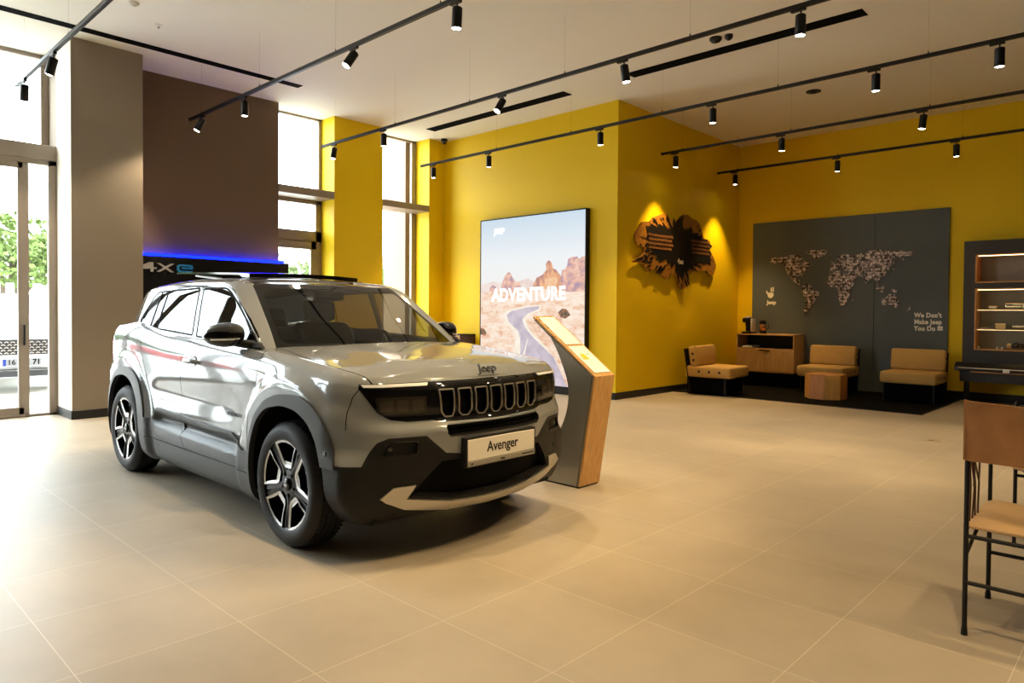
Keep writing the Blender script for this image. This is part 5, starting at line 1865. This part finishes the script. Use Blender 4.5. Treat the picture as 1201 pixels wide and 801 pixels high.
# ------------------------------------------------------------------ leather sling chairs at the right edge
M_LEA = P('brown_leather', srgb(146, 100, 58), .45, 0, .35, noise=.22, nscale=7, bump=.15, bscale=120)
M_LEA2 = P('pale_leather', srgb(190, 156, 112), .55, 0, .3, noise=.08, nscale=9, bump=.12, bscale=120)
M_THONG = P('dark_thong', srgb(74, 40, 18), .6)
M_STITCH = P('stitching', srgb(96, 60, 34), .7)
def sling_chair(label, loc, rz):
    c = thing('sling_chair', label, 'chair', loc, rz, 'leather sling chairs at the right edge')
    # local: back posts at y=0, seat to +y, width along x from 0 to .50
    Wc, D = .50, .505
    for x in (0, Wc):
        bm = NB(); cyl(bm, (x, 0, 0), (x, 0, .945), .0095, n=12); cyl(bm, (x, 0, 0), (x, 0, .03), .0125, .011, n=12); obj('back_post', bm, M_BLACK, c, 40)
        bm = NB(); cyl(bm, (x, D, 0), (x, D, .44), .0095, n=12); cyl(bm, (x, D, 0), (x, D, .03), .0125, .011, n=12); obj('front_leg', bm, M_BLACK, c, 40)
        bm = NB(); tube(bm, [(x, 0, .435), (x, D, .435)], .0085, 10); obj('seat_rail', bm, M_BLACK, c, 40)
        bm = NB(); tube(bm, [(x, 0, .325), (x, .40, .432)], .0075, 8); obj('brace', bm, M_BLACK, c, 40)
        bm = NB(); tube(bm, [(x, D, .435), (x, D, .82)], .0085, 10); obj('arm_post', bm, M_BLACK, c, 40)
    for y, z in ((0, .405), (D, .405), (0, .215), (D, .215)):
        bm = NB(); tube(bm, [(0, y, z), (Wc, y, z)], .0085, 10); obj('cross_bar', bm, M_BLACK, c, 40)
    bm = NB()
    rows = []
    nx, nz = 24, 12
    for k in range(nz + 1):
        row = []
        for q in range(nx + 1):
            u, v = q / nx, k / nz
            sag = .018 * math.sin(PI * u) * (.4 + .6 * v)
            row.append((-.014 + (Wc + .028) * u, -.014 + sag * -.6 + .004 * math.sin(9 * u + 5 * v), .712 + .243 * v - .010 * math.sin(PI * u) * v + (.004 if q in (0, nx) else 0)))
        rows.append(row)
    fr_ = [[bm.verts.new(p) for p in r_] for r_ in rows]
    bk_ = [[bm.verts.new((p[0], p[1] + .028 + .0, p[2])) for p in r_] for r_ in rows]
    for k in range(nz):
        for q in range(nx):
            bm.faces.new((fr_[k][q], fr_[k][q + 1], fr_[k + 1][q + 1], fr_[k + 1][q]))
            bm.faces.new((bk_[k][q + 1], bk_[k][q], bk_[k + 1][q], bk_[k + 1][q + 1]))
    for k in range(nz):
        for q in (0, nx): bm.faces.new((fr_[k][q], fr_[k + 1][q], bk_[k + 1][q], bk_[k][q]))
    for q in range(nx):
        for k in (0, nz): bm.faces.new((fr_[k][q], fr_[k][q + 1], bk_[k][q + 1], bk_[k][q]))
    sl = obj('sling_back', bm, M_LEA, c, 50)
    bm = NB()
    for k in range(22): box(bm, (-.006, -.0165, .722 + k * .0105), (-.0035, -.0135, .728 + k * .0105))
    for k in range(44): box(bm, (.004 + k * .011, -.019, .944), (.010 + k * .011, -.012, .9462))
    o_ = obj('stitching', bm, M_STITCH, sl); o_['kind'] = 'stuff'
    bm = NB()
    nx = 18
    T, B = [], []
    for k in range(nx + 1):
        rt, rb_ = [], []
        for q in range(nx + 1):
            u, v = k / nx, q / nx
            x, y = -.012 + (Wc + .024) * u, .0 + (D + .015) * v
            e = min(u, 1 - u, v, 1 - v)
            h = .018 * min(1, e / .12) ** .5 if e > 0 else 0
            dip = -.016 * math.sin(PI * u) * math.sin(PI * v)
            rt.append(bm.verts.new((x, y, .448 + h + dip + .003 * math.sin(12 * u) * math.sin(9 * v))))
            rb_.append(bm.verts.new((x, y, .440 - h * .7 + dip)))
        T.append(rt); B.append(rb_)
    for k in range(nx):
        for q in range(nx):
            bm.faces.new((T[k][q], T[k + 1][q], T[k + 1][q + 1], T[k][q + 1]))
            bm.faces.new((B[k][q + 1], B[k + 1][q + 1], B[k + 1][q], B[k][q]))
    for k in range(nx):
        for a in (0, nx):
            bm.faces.new((T[k][a], T[k + 1][a], B[k + 1][a], B[k][a]))
            bm.faces.new((T[a][k], T[a][k + 1], B[a][k + 1], B[a][k]))
    obj('seat', bm, M_LEA2, c, 50)
    rs_ = random.Random(5)
    for x0 in (0, Wc):
        for k in range(4):
            y = .05 + k * .055
            sg = 1 if x0 == 0 else -1
            bm = NB(); tube(bm, [(x0 + sg * .004, y * .45, .72), (x0 + sg * (.006 + .006 * (k % 2)), y * .8, .60), (x0 + sg * .002, y, .455)], .0038, 6); obj('thong', bm, M_THONG, c, 40)
    for k in range(2):
        bm = NB(); x = .012; y = .06 + .10 * k
        prism(bm, rounded([(y - .012, .60), (y - .004, .68), (y + .008, .705), (y + .014, .66), (y + .006, .595)], .006), x, x + .004, 'X'); obj('thong_end', bm, M_THONG, c)
    return c
ch = sling_chair('leather sling chair nearest the viewer, seen from behind at the right edge', (-.593, 3.314, 0), 0)
dup_tree(ch, (-.125, 5.28, 0), PI, 'far leather sling chair at the right edge, only a leg and the seat corner showing')

# ------------------------------------------------------------------ dark exhibit wall with the blue light, and the cabinet behind the car
ew = thing('exhibit_panel', 'low black exhibit panel lettered 4xe with a blue light along its top', 'panel', (-9.9, 4.22, 0))
bm = NB(); box(bm, (.014, -1.085, 0), (.19, 1.09, 2.00), 0, .006, 1); obj('panel', bm, P('panel_black', (.007, .007, .008), .25, 0, .5), ew)
bm = NB(); box(bm, (.02, -1.08, 2.0), (.06, 1.08, 2.045), 0); obj('blue_light', bm, emit('blue_led', (.0008, .0035, 1), 26), ew)
M_LET4 = P('letter_silver', (.60, .60, .60), .3, .6)
bm = NB()
def lp(pts, d0=.190, d1=.206): prism(bm, [(p[0] - 4.22, p[1]) for p in pts], d0, d1, 'X', 0)
lp([(3.17, 1.835), (3.33, 1.915), (3.38, 1.915), (3.38, 1.85), (3.42, 1.85), (3.42, 1.828), (3.38, 1.828), (3.38, 1.79), (3.345, 1.79), (3.345, 1.828), (3.17, 1.820)])
lp([(3.42, 1.908), (3.465, 1.908), (3.53, 1.868), (3.60, 1.908), (3.645, 1.908), (3.555, 1.852), (3.645, 1.793), (3.60, 1.793), (3.53, 1.835), (3.465, 1.793), (3.42, 1.793), (3.505, 1.852)])
obj('lettering', bm, M_LET4, ew)
bm = NB()
lp([(3.885, 1.80), (3.72, 1.80), (3.68, 1.82), (3.68, 1.885), (3.72, 1.905), (3.86, 1.905), (3.89, 1.885), (3.885, 1.845), (3.74, 1.845), (3.74, 1.868), (3.84, 1.868), (3.84, 1.882), (3.725, 1.882), (3.71, 1.87), (3.71, 1.835), (3.725, 1.823), (3.885, 1.823)])
obj('blue_letter', bm, P('letter_blue', srgb(40, 130, 200), .3), ew)['label'] = 'blue letter e'

bc = thing('brochure_cabinet', 'oak cabinet with dark edges behind the car at the yellow wall', 'cabinet', (-9.22, 8.30, 0))
bm = NB()
for lo, hi in (((-.26, -.16, 0), (-.238, .20, .905)), ((.238, -.16, 0), (.26, .20, .905)), ((-.26, -.16, .883), (.26, .20, .905)), ((-.26, -.16, 0), (.26, .20, .06))): box(bm, lo, hi, 0, .002, 1)
obj('frame', bm, P('dark_walnut', srgb(70, 44, 26), .5), bc)
bm = NB(); box(bm, (-.236, -.150, .062), (.236, -.13, .88), 0, .002, 1); d_ = obj('door', bm, M_OAK, bc)
bm = NB(); box(bm, (.18, -.165, .45), (.195, -.148, .60), 0, .002, 1); obj('handle', bm, M_BLACK, d_)

# ------------------------------------------------------------------ outside
bm = NB(); box(bm, (-90, -70, -.35), (-10.42, 80, -.14)); o_ = struct('ground', bm, P('pavement', srgb(208, 205, 198), .85, 0, .2, noise=.05, nscale=.8))
bm = NB(); box(bm, (-10.42, -70, -.35), (60, Y0 - .08, -.14)); struct('ground_street', bm, P('pavement_street', srgb(180, 178, 172), .85, 0, .2))
bm = NB(); box(bm, (-11.1, 8.075, -.14), (-10.44, 8.7, 5.2)); struct('wall_outside_pier', bm, P('pier_render', srgb(160, 132, 112), .8))

M_LEAF = [P('leaf_green_%d' % k, c, .6, 0, .3, noise=.25, nscale=1.5) for k, c in enumerate([(.075, .125, .028), (.11, .16, .036), (.06, .10, .026)])]
M_BARK = P('bark', (.10, .07, .045), .9)
def tree(label, cat, x, y, h, r, mi, seed, shrub=False, group='trees beyond the glazing'):
    rs = random.Random(seed)
    t = thing('shrub' if shrub else 'tree', label, cat, (x, y, -.14), 0, group)
    bm = NB()
    th = h * (.12 if shrub else .45)
    tube(bm, [(0, 0, 0), (.05, .02, th * .5), (0, 0, th), (.04, -.03, h * .75)], [r * .10, r * .08, r * .06, r * .02], 8)
    for k in range(5):
        a = k * 1.256 + rs.random()
        tube(bm, [(0, 0, th * .85), (r * .3 * math.cos(a), r * .3 * math.sin(a), th * 1.15), (r * .55 * math.cos(a), r * .55 * math.sin(a), th * 1.4)], [r * .05, r * .035, r * .015], 6)
    obj('trunk', bm, M_BARK, t, 60)
    bm = NB()
    cz = (h + th) / 2 if not shrub else h * .55
    rz = (h - th) / 2 if not shrub else h * .48
    blobs = [(0, 0, cz, r * .85, rz * .85)] + [(r * .55 * math.cos(q * 1.05 + seed), r * .55 * math.sin(q * 1.05 + seed), cz + rz * rs.uniform(-.45, .5), r * rs.uniform(.4, .6), rz * rs.uniform(.35, .55)) for q in range(7)]
    for bx_, by_, bz_, br, bz2 in blobs:
        for k in range(560):
            u, v = rs.uniform(-1, 1), rs.uniform(0, 2 * PI)
            q = rs.uniform(.75, 1.05)
            s_ = math.sqrt(1 - u * u)
            p = Vector((bx_ + br * q * s_ * math.cos(v), by_ + br * q * s_ * math.sin(v), bz_ + bz2 * q * u))
            d1 = Vector((rs.uniform(-1, 1), rs.uniform(-1, 1), rs.uniform(-1, 1))).normalized()
            d2 = d1.cross(Vector((rs.uniform(-1, 1), rs.uniform(-1, 1), rs.uniform(-1, 1)))).normalized()
            l = r * rs.uniform(.025, .058)
            bm.faces.new([bm.verts.new(p + d1 * l), bm.verts.new(p + d2 * l * .6), bm.verts.new(p - d1 * l), bm.verts.new(p - d2 * l * .6)])
    me_o = obj('crown', bm, M_LEAF[mi], t)
    return t
TR = [
    ('broad green tree behind the car parked outside the door', -24.0, 4.6, 4.3, 2.3, 1, 1),
    ('darker tree further back beyond the glass door', -29.0, 1.6, 3.6, 2.2, 0, 2),
    ('round tree outside to the left of the door', -23.0, -.9, 2.9, 1.4, 0, 3),
    ('tall tree outside in line with the third glass door', -30.0, -6.0, 3.6, 2.2, 2, 4),
    ('pale green tree outside in line with the fourth glass door', -22.0, -9.0, 2.7, 1.7, 1, 5),
    ('tree at the far left of the street', -27.0, -14.0, 3.4, 2.2, 0, 6),
    ('young pale green tree seen through the lower pane by the brown wall', -22.0, 13.0, 3.2, 1.0, 1, 7),
    ('slim pale tree before the cream house', -26.0, 19.3, 3.9, .85, 1, 8),
    ('bushy tree over the tan fence by the cream house', -21.0, 16.2, 2.6, 1.1, 2, 9),
]
for l_, x, y, h, r_, mi, sd in TR: tree(l_, 'tree', x, y, h, r_, mi, sd)
# tan board fence and the cream house
fe = thing('board_fence', 'tan horizontal board fence outside, below the cream house', 'fence', (-19.0, 15.0, -.14))
bm = NB()
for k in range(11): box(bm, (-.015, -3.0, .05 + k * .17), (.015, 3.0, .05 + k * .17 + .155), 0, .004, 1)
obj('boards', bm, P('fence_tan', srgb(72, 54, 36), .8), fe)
for y in (-3.0, -1.0, 1.0, 3.0):
    bm = NB(); box(bm, (.015, y - .05, 0), (.10, y + .05, 2.0)); obj('post', bm, P('fence_post', srgb(150, 124, 96), .8), fe)
ho = thing('house', 'cream house with a grey hipped roof beyond the second window', 'house', (-44.0, 33.0, -.14))
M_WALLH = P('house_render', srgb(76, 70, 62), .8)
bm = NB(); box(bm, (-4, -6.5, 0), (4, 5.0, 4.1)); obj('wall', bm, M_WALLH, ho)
bm = NB()
v_ = [bm.verts.new(p) for p in ((-4.6, -7.1, 4.1), (4.6, -7.1, 4.1), (4.6, 5.6, 4.1), (-4.6, 5.6, 4.1), (0, -3.0, 5.6), (0, 1.6, 5.6))]
for f in ((0, 1, 4), (1, 2, 5, 4), (2, 3, 5), (3, 0, 4, 5), (3, 2, 1, 0)): bm.faces.new([v_[q] for q in f])
obj('roof', bm, P('roof_grey', srgb(54, 52, 52), .8), ho)
for y in (-4.5, -1.0, 2.5):
    bm = NB(); box(bm, (3.98, y - .5, 1.9), (4.05, y + .5, 3.3), 0, .02, 1); wf = obj('window', bm, P('house_frame', srgb(240, 238, 232), .6), ho)
    bm = NB(); box(bm, (4.05, y - .42, 1.98), (4.07, y - .02, 3.22)); box(bm, (4.05, y + .02, 1.98), (4.07, y + .42, 3.22)); obj('pane', bm, P('house_pane', srgb(120, 126, 130), .15), wf)
hb = thing('house', 'long low grey house far behind the lower pane by the brown wall', 'house', (-58.0, 34.0, -.14), 0)
bm = NB(); box(bm, (-4, -7, 0), (4, 6, 5.0)); obj('wall', bm, P('house_grey', srgb(70, 66, 64), .8), hb)
bm = NB(); prism(bm, [(-4.6, 5.0), (4.6, 5.0), (0, 6.6)], -7.5, 6.5, 'Y'); obj('roof', bm, P('roof_brown', srgb(58, 52, 48), .8), hb)
sl_ = thing('street_lamp', 'curved pale street lamp outside the window by the brown wall', 'street lamp', (-20.0, 11.35, -.14))
bm = NB(); tube(bm, [(0, 0, 0), (0, 0, 2.2), (0, -.05, 2.75), (0, -.25, 3.0), (0, -.55, 3.05)], [.06, .045, .04, .035, .03], 10); obj('pole', bm, P('lamp_grey', srgb(214, 214, 212), .5), sl_, 40)
bm = NB(); box(bm, (-.07, -.95, 3.0), (.07, -.5, 3.08), 0, .02, 2); obj('lamp_head', bm, P('lamp_head_grey', srgb(200, 200, 200), .5), sl_, 40)
# concrete fence beyond the parked car
gf = thing('slat_fence', 'pale slatted fence behind the white car outside', 'fence', (-18.9, 4.3, -.14))
for k in range(14):
    bm = NB(); box(bm, (-.03, -1.6 + k * .26, 0), (.03, -1.6 + k * .26 + .16, 2.0), 0, .01, 1); obj('slat', bm, P('slat_pale', srgb(206, 204, 196), .8) if k == 0 else bpy.data.materials['slat_pale'], gf)
bm = NB(); box(bm, (-.05, -1.7, .5), (-.03, 2.1, .6)); box(bm, (-.05, -1.7, 1.6), (-.03, 2.1, 1.7)); obj('rail', bm, bpy.data.materials['slat_pale'], gf)

# white car parked outside, nose to the glass door
oc = thing('parked_car', 'white suv parked nose first outside the glass door', 'car', (-13.9, 2.78, -.14))
M_OW = P('white_car_paint', srgb(228, 228, 228), .15, 0, .5, coat=1)
M_OD = P('parked_car_black', (.02, .02, .022), .3)
bm = NB()
sec = [(-4.2, .35), (-4.25, .9), (-4.05, 1.15), (-3.9, 1.62), (-3.3, 1.70), (-2.0, 1.70), (-1.05, 1.22), (-.35, 1.12), (-.06, 1.02), (.0, .80), (.0, .42), (-.08, .30), (-.6, .26), (-4.0, .26)]
prism(bm, rounded(sec, .08, 3), -.90, .90, 'Y', 0, .10, 3)
obj('body', bm, M_OW, oc, 40)
bm = NB(); prism(bm, [(-1.15, 1.24), (-1.93, 1.655), (-1.90, 1.668), (-1.12, 1.25)], -.74, .74, 'Y'); obj('windscreen', bm, M_OD, oc)
bm = NB(); box(bm, (-.02, -.62, .66), (.012, .62, .92), 0, .02, 2); gr = obj('grille', bm, M_OD, oc)
bm = NB()
for r_ in range(5):
    for k in range(13):
        y = -.57 + k * .088 + (.044 if r_ % 2 else 0)
        z = .69 + r_ * .045
        prism(bm, [(y - .034, z + .004), (y, z + .022), (y + .034, z + .004), (y + .026, z - .010), (y, z + .006), (y - .026, z - .010)], .010, .020, 'X')
o_ = obj('grille_mesh', bm, P('mesh_chrome', (.7, .7, .72), .2, .9), gr); o_['kind'] = 'stuff'
bm = NB(); box(bm, (.0, -.27, .48), (.022, .27, .60), 0, .003, 1); npl = obj('number_plate', bm, P('parked_plate', srgb(120, 120, 122), .4), oc)
bm = NB(); box(bm, (.0222, -.268, .483), (.0235, -.225, .597)); obj('plate_band', bm, P('plate_blue', srgb(14, 40, 120), .4), npl)
bm = NB()
text_bm(bm, '16', .115, .0008, frame_mtx((.0235, -.15, .54), (0, 1, 0), (0, 0, 1)), 0, bold=.002)
text_bm(bm, '71', .115, .0008, frame_mtx((.0235, .20, .54), (0, 1, 0), (0, 0, 1)), 0, bold=.004)
obj('plate_digits', bm, P('plate_ink', (.002, .002, .002), .6, 0, .1), npl)
bm = NB(); box(bm, (-.02, -.80, .30), (.015, .80, .40), 0, .01, 1); box(bm, (-.02, -.55, .41), (.012, .55, .455), 0, .006, 1); obj('lower_grille', bm, M_OD, oc)
for s_ in (-1, 1):
    bm = NB(); prism(bm, rounded([(s_ * .62, .80), (s_ * .62, .93), (s_ * .86, .96), (s_ * .87, .84)], .02), -.10, .010, 'X', 0, .006, 1); obj('headlight', bm, P('parked_lamp', (.5, .5, .52), .1, .4), oc, 40)
for x in (-.95, -3.45):
    for s_ in (-1, 1):
        bm = NB(); Mx = Matrix.Translation((x, s_ * .80, .34)) @ Matrix.Rotation(-s_ * PI / 2, 4, 'X')
        lathe(bm, [(.2, -.09), (.30, -.11), (.34, -.08), (.34, .08), (.30, .11), (.2, .10), (0, .09)], 32, 0, Mx); obj('wheel', bm, M_OD, oc, 40)
# red car along the street, seen only mirrored in the showroom car
rc = dup_tree(oc, (-25.0, -3.4, -.14), math.radians(90), 'red car standing along the street left of the door')
M_OR = P('red_car_paint', srgb(168, 62, 64), .15, 0, .5, coat=1)
for ch_ in rc.children:
    if ch_.name.startswith('body'):
        ch_.data = ch_.data.copy(); ch_.data.materials[0] = M_OR
# ------------------------------------------------------------------ track lights
ZT = 3.806
M_LENS = emit('lamp_lens', (1, .90, .74), 45)
WARM = (1.0, .71, .35)
TRACKS = [
    ('track light rail nearest the glass doors', 1.86, -9.45, 1.2, [-9.13, -7.96, -4.6, -3.1, -1.6, -.2]),  # last four lamps are unseen, added to brighten the front floor
    ('track light rail over the car', 3.76, -9.45, 2.2, [-9.08, -7.92, -5.66, -4.22, -2.2, -.6, .9]),
    ('track light rail beyond the car, ending before the left yellow pier', 5.742, -9.48, 3.0, [-9.16, -7.93, -5.64, -3.98, -2.26, -.6]),
    ('track light rail along the yellow wall with the lit picture', 7.662, -9.46, 3.0, [-9.157, -7.823, -5.674, -4.03, -2.244, -1.207, .6]),
    ('track light rail at the mouth of the niche', 9.60, -5.88, 3.2, [-5.66, -4.0, -2.26, -.3]),
    ('track light rail deepest in the niche', 11.57, -5.93, 3.2, [-5.632, -3.92, -2.30, -.3]),
]
# head tilt per lamp (lean towards -x / towards the camera), degrees
TILT = {(0, 0): (10, 0), (0, 1): (8, 12), (1, 0): (6, 26), (1, 2): (6, 32), (1, 3): (0, 3), (1, 4): (26, 6), (1, 5): (44, 4), (2, 5): (35, 10), (2, 0): (0, 10), (2, 2): (6, 30), (2, 3): (-8, -3), (2, 4): (0, 3), (4, 2): (6, 3)}
SPOT_LBL = [
    ['black spotlight at the left end of the rail nearest the glass doors', 'black spotlight in front of the taupe column', None, None, None, None],
    ['tilted black spotlight at the left end of the rail over the car', 'black spotlight second from the left end of the rail over the car', 'strongly tilted black spotlight above the windscreen of the car', 'black spotlight cut by the top of the picture', None, None, None],
    ['black spotlight at the left end of the rail in front of the first yellow pier', 'black spotlight before the right edge of the first yellow pier', 'strongly tilted black spotlight in front of the ceiling slot over the yellow wall', 'black spotlight at the left end of the slot before the niche', 'black spotlight near the right end of the slot before the niche', None],
    ['black spotlight at the left end of the rail along the yellow wall', 'black spotlight over the left half of the lit picture', 'black spotlight just left of the yellow wall corner', 'black spotlight of the yellow wall rail right of the round splash', 'black spotlight of the yellow wall rail above the round ceiling fitting', 'black spotlight at the far right of the yellow wall rail', None],
    ['black spotlight at the left end of the rail at the niche mouth', 'black spotlight second from the left on the niche mouth rail', 'black spotlight third from the left on the niche mouth rail', None],
    ['black spotlight at the left end of the deepest niche rail', 'black spotlight second from the left on the deepest niche rail', 'black spotlight third from the left on the deepest niche rail', None],
]
POWER = [85, 185, 170, 145, 55, 40]
bmT = None
for ti, (lbl, y, xa, xb, lamps) in enumerate(TRACKS):
    t = thing('light_track', lbl, 'light track', ((xa + xb) / 2, y, ZT), 0, 'suspended light tracks')
    L = (xb - xa) / 2
    bm = NB()
    box(bm, (-L, -.019, -.018), (L, .019, .018), 0, .003, 1)
    obj('rail', bm, M_BLACK, t)
    for e in (-1, 1):
        bm = NB(); box(bm, (e * L - .012, -.022, -.021), (e * L + .012, .022, .021), 0, .003, 1); obj('end_cap', bm, M_BLACK, t)
    n = max(3, int((xb - xa) / 1.35))
    for k in range(n):
        x = -L + .35 + (2 * L - .7) * k / (n - 1)
        bm = NB()
        cyl(bm, (x, 0, .018), (x, 0, H - ZT), .0006, n=5)
        cyl(bm, (x, 0, .016), (x, 0, .045), .008, .004, n=8)
        obj('suspension_wire', bm, M_BLACK, t)
    for li, x in enumerate(lamps):
        lab = SPOT_LBL[ti][li] or 'unseen black spotlight beyond the frame, lamp %s on %s' % (['one', 'two', 'three', 'four', 'five', 'six', 'seven'][li], ['the glass door rail', 'the car rail', 'the first pier rail', 'the lit picture rail', 'the niche mouth rail', 'the deepest niche rail'][ti])
        s = thing('spotlight', lab, 'spotlight', (x, y, ZT - .018), 0, 'black spotlights on the light tracks')
        bm = NB(); box(bm, (-.06, -.017, -.022), (.06, .017, 0), 0, .003, 1); obj('adapter', bm, M_BLACK, s)
        bm = NB(); cyl(bm, (.02, 0, -.022), (.02, 0, -.060), .007, n=10); obj('stem', bm, M_BLACK, s)
        ax, ay = TILT.get((ti, li), (0, 0))
        R = Matrix.Translation((.02, 0, -.055)) @ Matrix.Rotation(math.radians(ax), 4, 'Y') @ Matrix.Rotation(math.radians(-ay), 4, 'X')
        r = .041
        bm = NB()
        lathe(bm, [(0, 0), (r * .85, 0), (r, -.006), (r, -.170), (r * .95, -.173), (r * .90, -.170), (r * .88, -.160)], 28, 0, R)
        obj('lamp_body', bm, M_BLACK, s, 35)
        bm = NB(); lathe(bm, [(0, -.166), (r * .90, -.166)], 28, 0, R)
        for f in bm.faces: f.normal_flip()
        obj('lamp_lens', bm, M_LENS, s)
        ld = bpy.data.lights.new('spot_beam', 'SPOT')
        ld.energy = (185 if ti < 2 and x > -4 else POWER[ti]) if (ti < 4 or li) else 230
        ld.color = ((1.0, .85, .64) if x < -4 else WARM, (1.0, .81, .55) if x < -4 else WARM, WARM, WARM, (1.0, .66, .27), (1.0, .66, .27))[ti]
        ld.spot_size = math.radians(76 if ti < 4 or li == 0 else 62)
        ld.spot_blend = .7
        ld.shadow_soft_size = .03
        lo = bpy.data.objects.new('spot_beam', ld)
        COL.objects.link(lo)
        lo.parent = s
        lo.matrix_local = R @ Matrix.Translation((0, 0, -.19))

# ------------------------------------------------------------------ daylight
w = bpy.data.worlds.new('overcast')
SC.world = w
w.use_nodes = True
nt = w.node_tree
bg = nt.nodes['Background']
tc = nt.nodes.new('ShaderNodeTexCoord')
sep = nt.nodes.new('ShaderNodeSeparateXYZ')
nt.links.new(tc.outputs['Generated'], sep.inputs[0])
cr = nt.nodes.new('ShaderNodeValToRGB')
cr.color_ramp.elements[0].position = .48
cr.color_ramp.elements[0].color = (.55, .56, .54, 1)
cr.color_ramp.elements[1].position = .60
cr.color_ramp.elements[1].color = (.83, .93, 1, 1)
mr = nt.nodes.new('ShaderNodeMapRange')
mr.inputs['From Min'].default_value = -1
nt.links.new(sep.outputs['Z'], mr.inputs['Value'])
nt.links.new(mr.outputs['Result'], cr.inputs['Fac'])
nt.links.new(cr.outputs['Color'], bg.inputs['Color'])
bg.inputs['Strength'].default_value = 14

def portal(loc, rot, sx, sy):
    ld = bpy.data.lights.new('daylight_portal', 'AREA')
    ld.shape = 'RECTANGLE'
    ld.size, ld.size_y = sx, sy
    ld.cycles.is_portal = True
    o = bpy.data.objects.new('daylight_portal', ld)
    COL.objects.link(o)
    o.location = loc
    o.rotation_euler = rot
portal((-10.45, -.9, 2.2), (0, -PI / 2, 0), 4.4, 6.6)
portal((-10.45, 5.73, 2.2), (0, -PI / 2, 0), 4.4, .95)
portal((-10.45, 7.69, 2.2), (0, -PI / 2, 0), 4.4, 1.0)

vs = SC.view_settings
vs.view_transform = 'Standard'
vs.look = 'None'
vs.gamma = 1
vs.use_curve_mapping = False
vs.exposure = 0
SC.cycles.max_bounces = 8
SC.cycles.transparent_max_bounces = 24
SC.cycles.caustics_reflective = False
SC.cycles.caustics_refractive = False
SC.cycles.sample_clamp_indirect = 6
SC.cycles.use_denoising = True
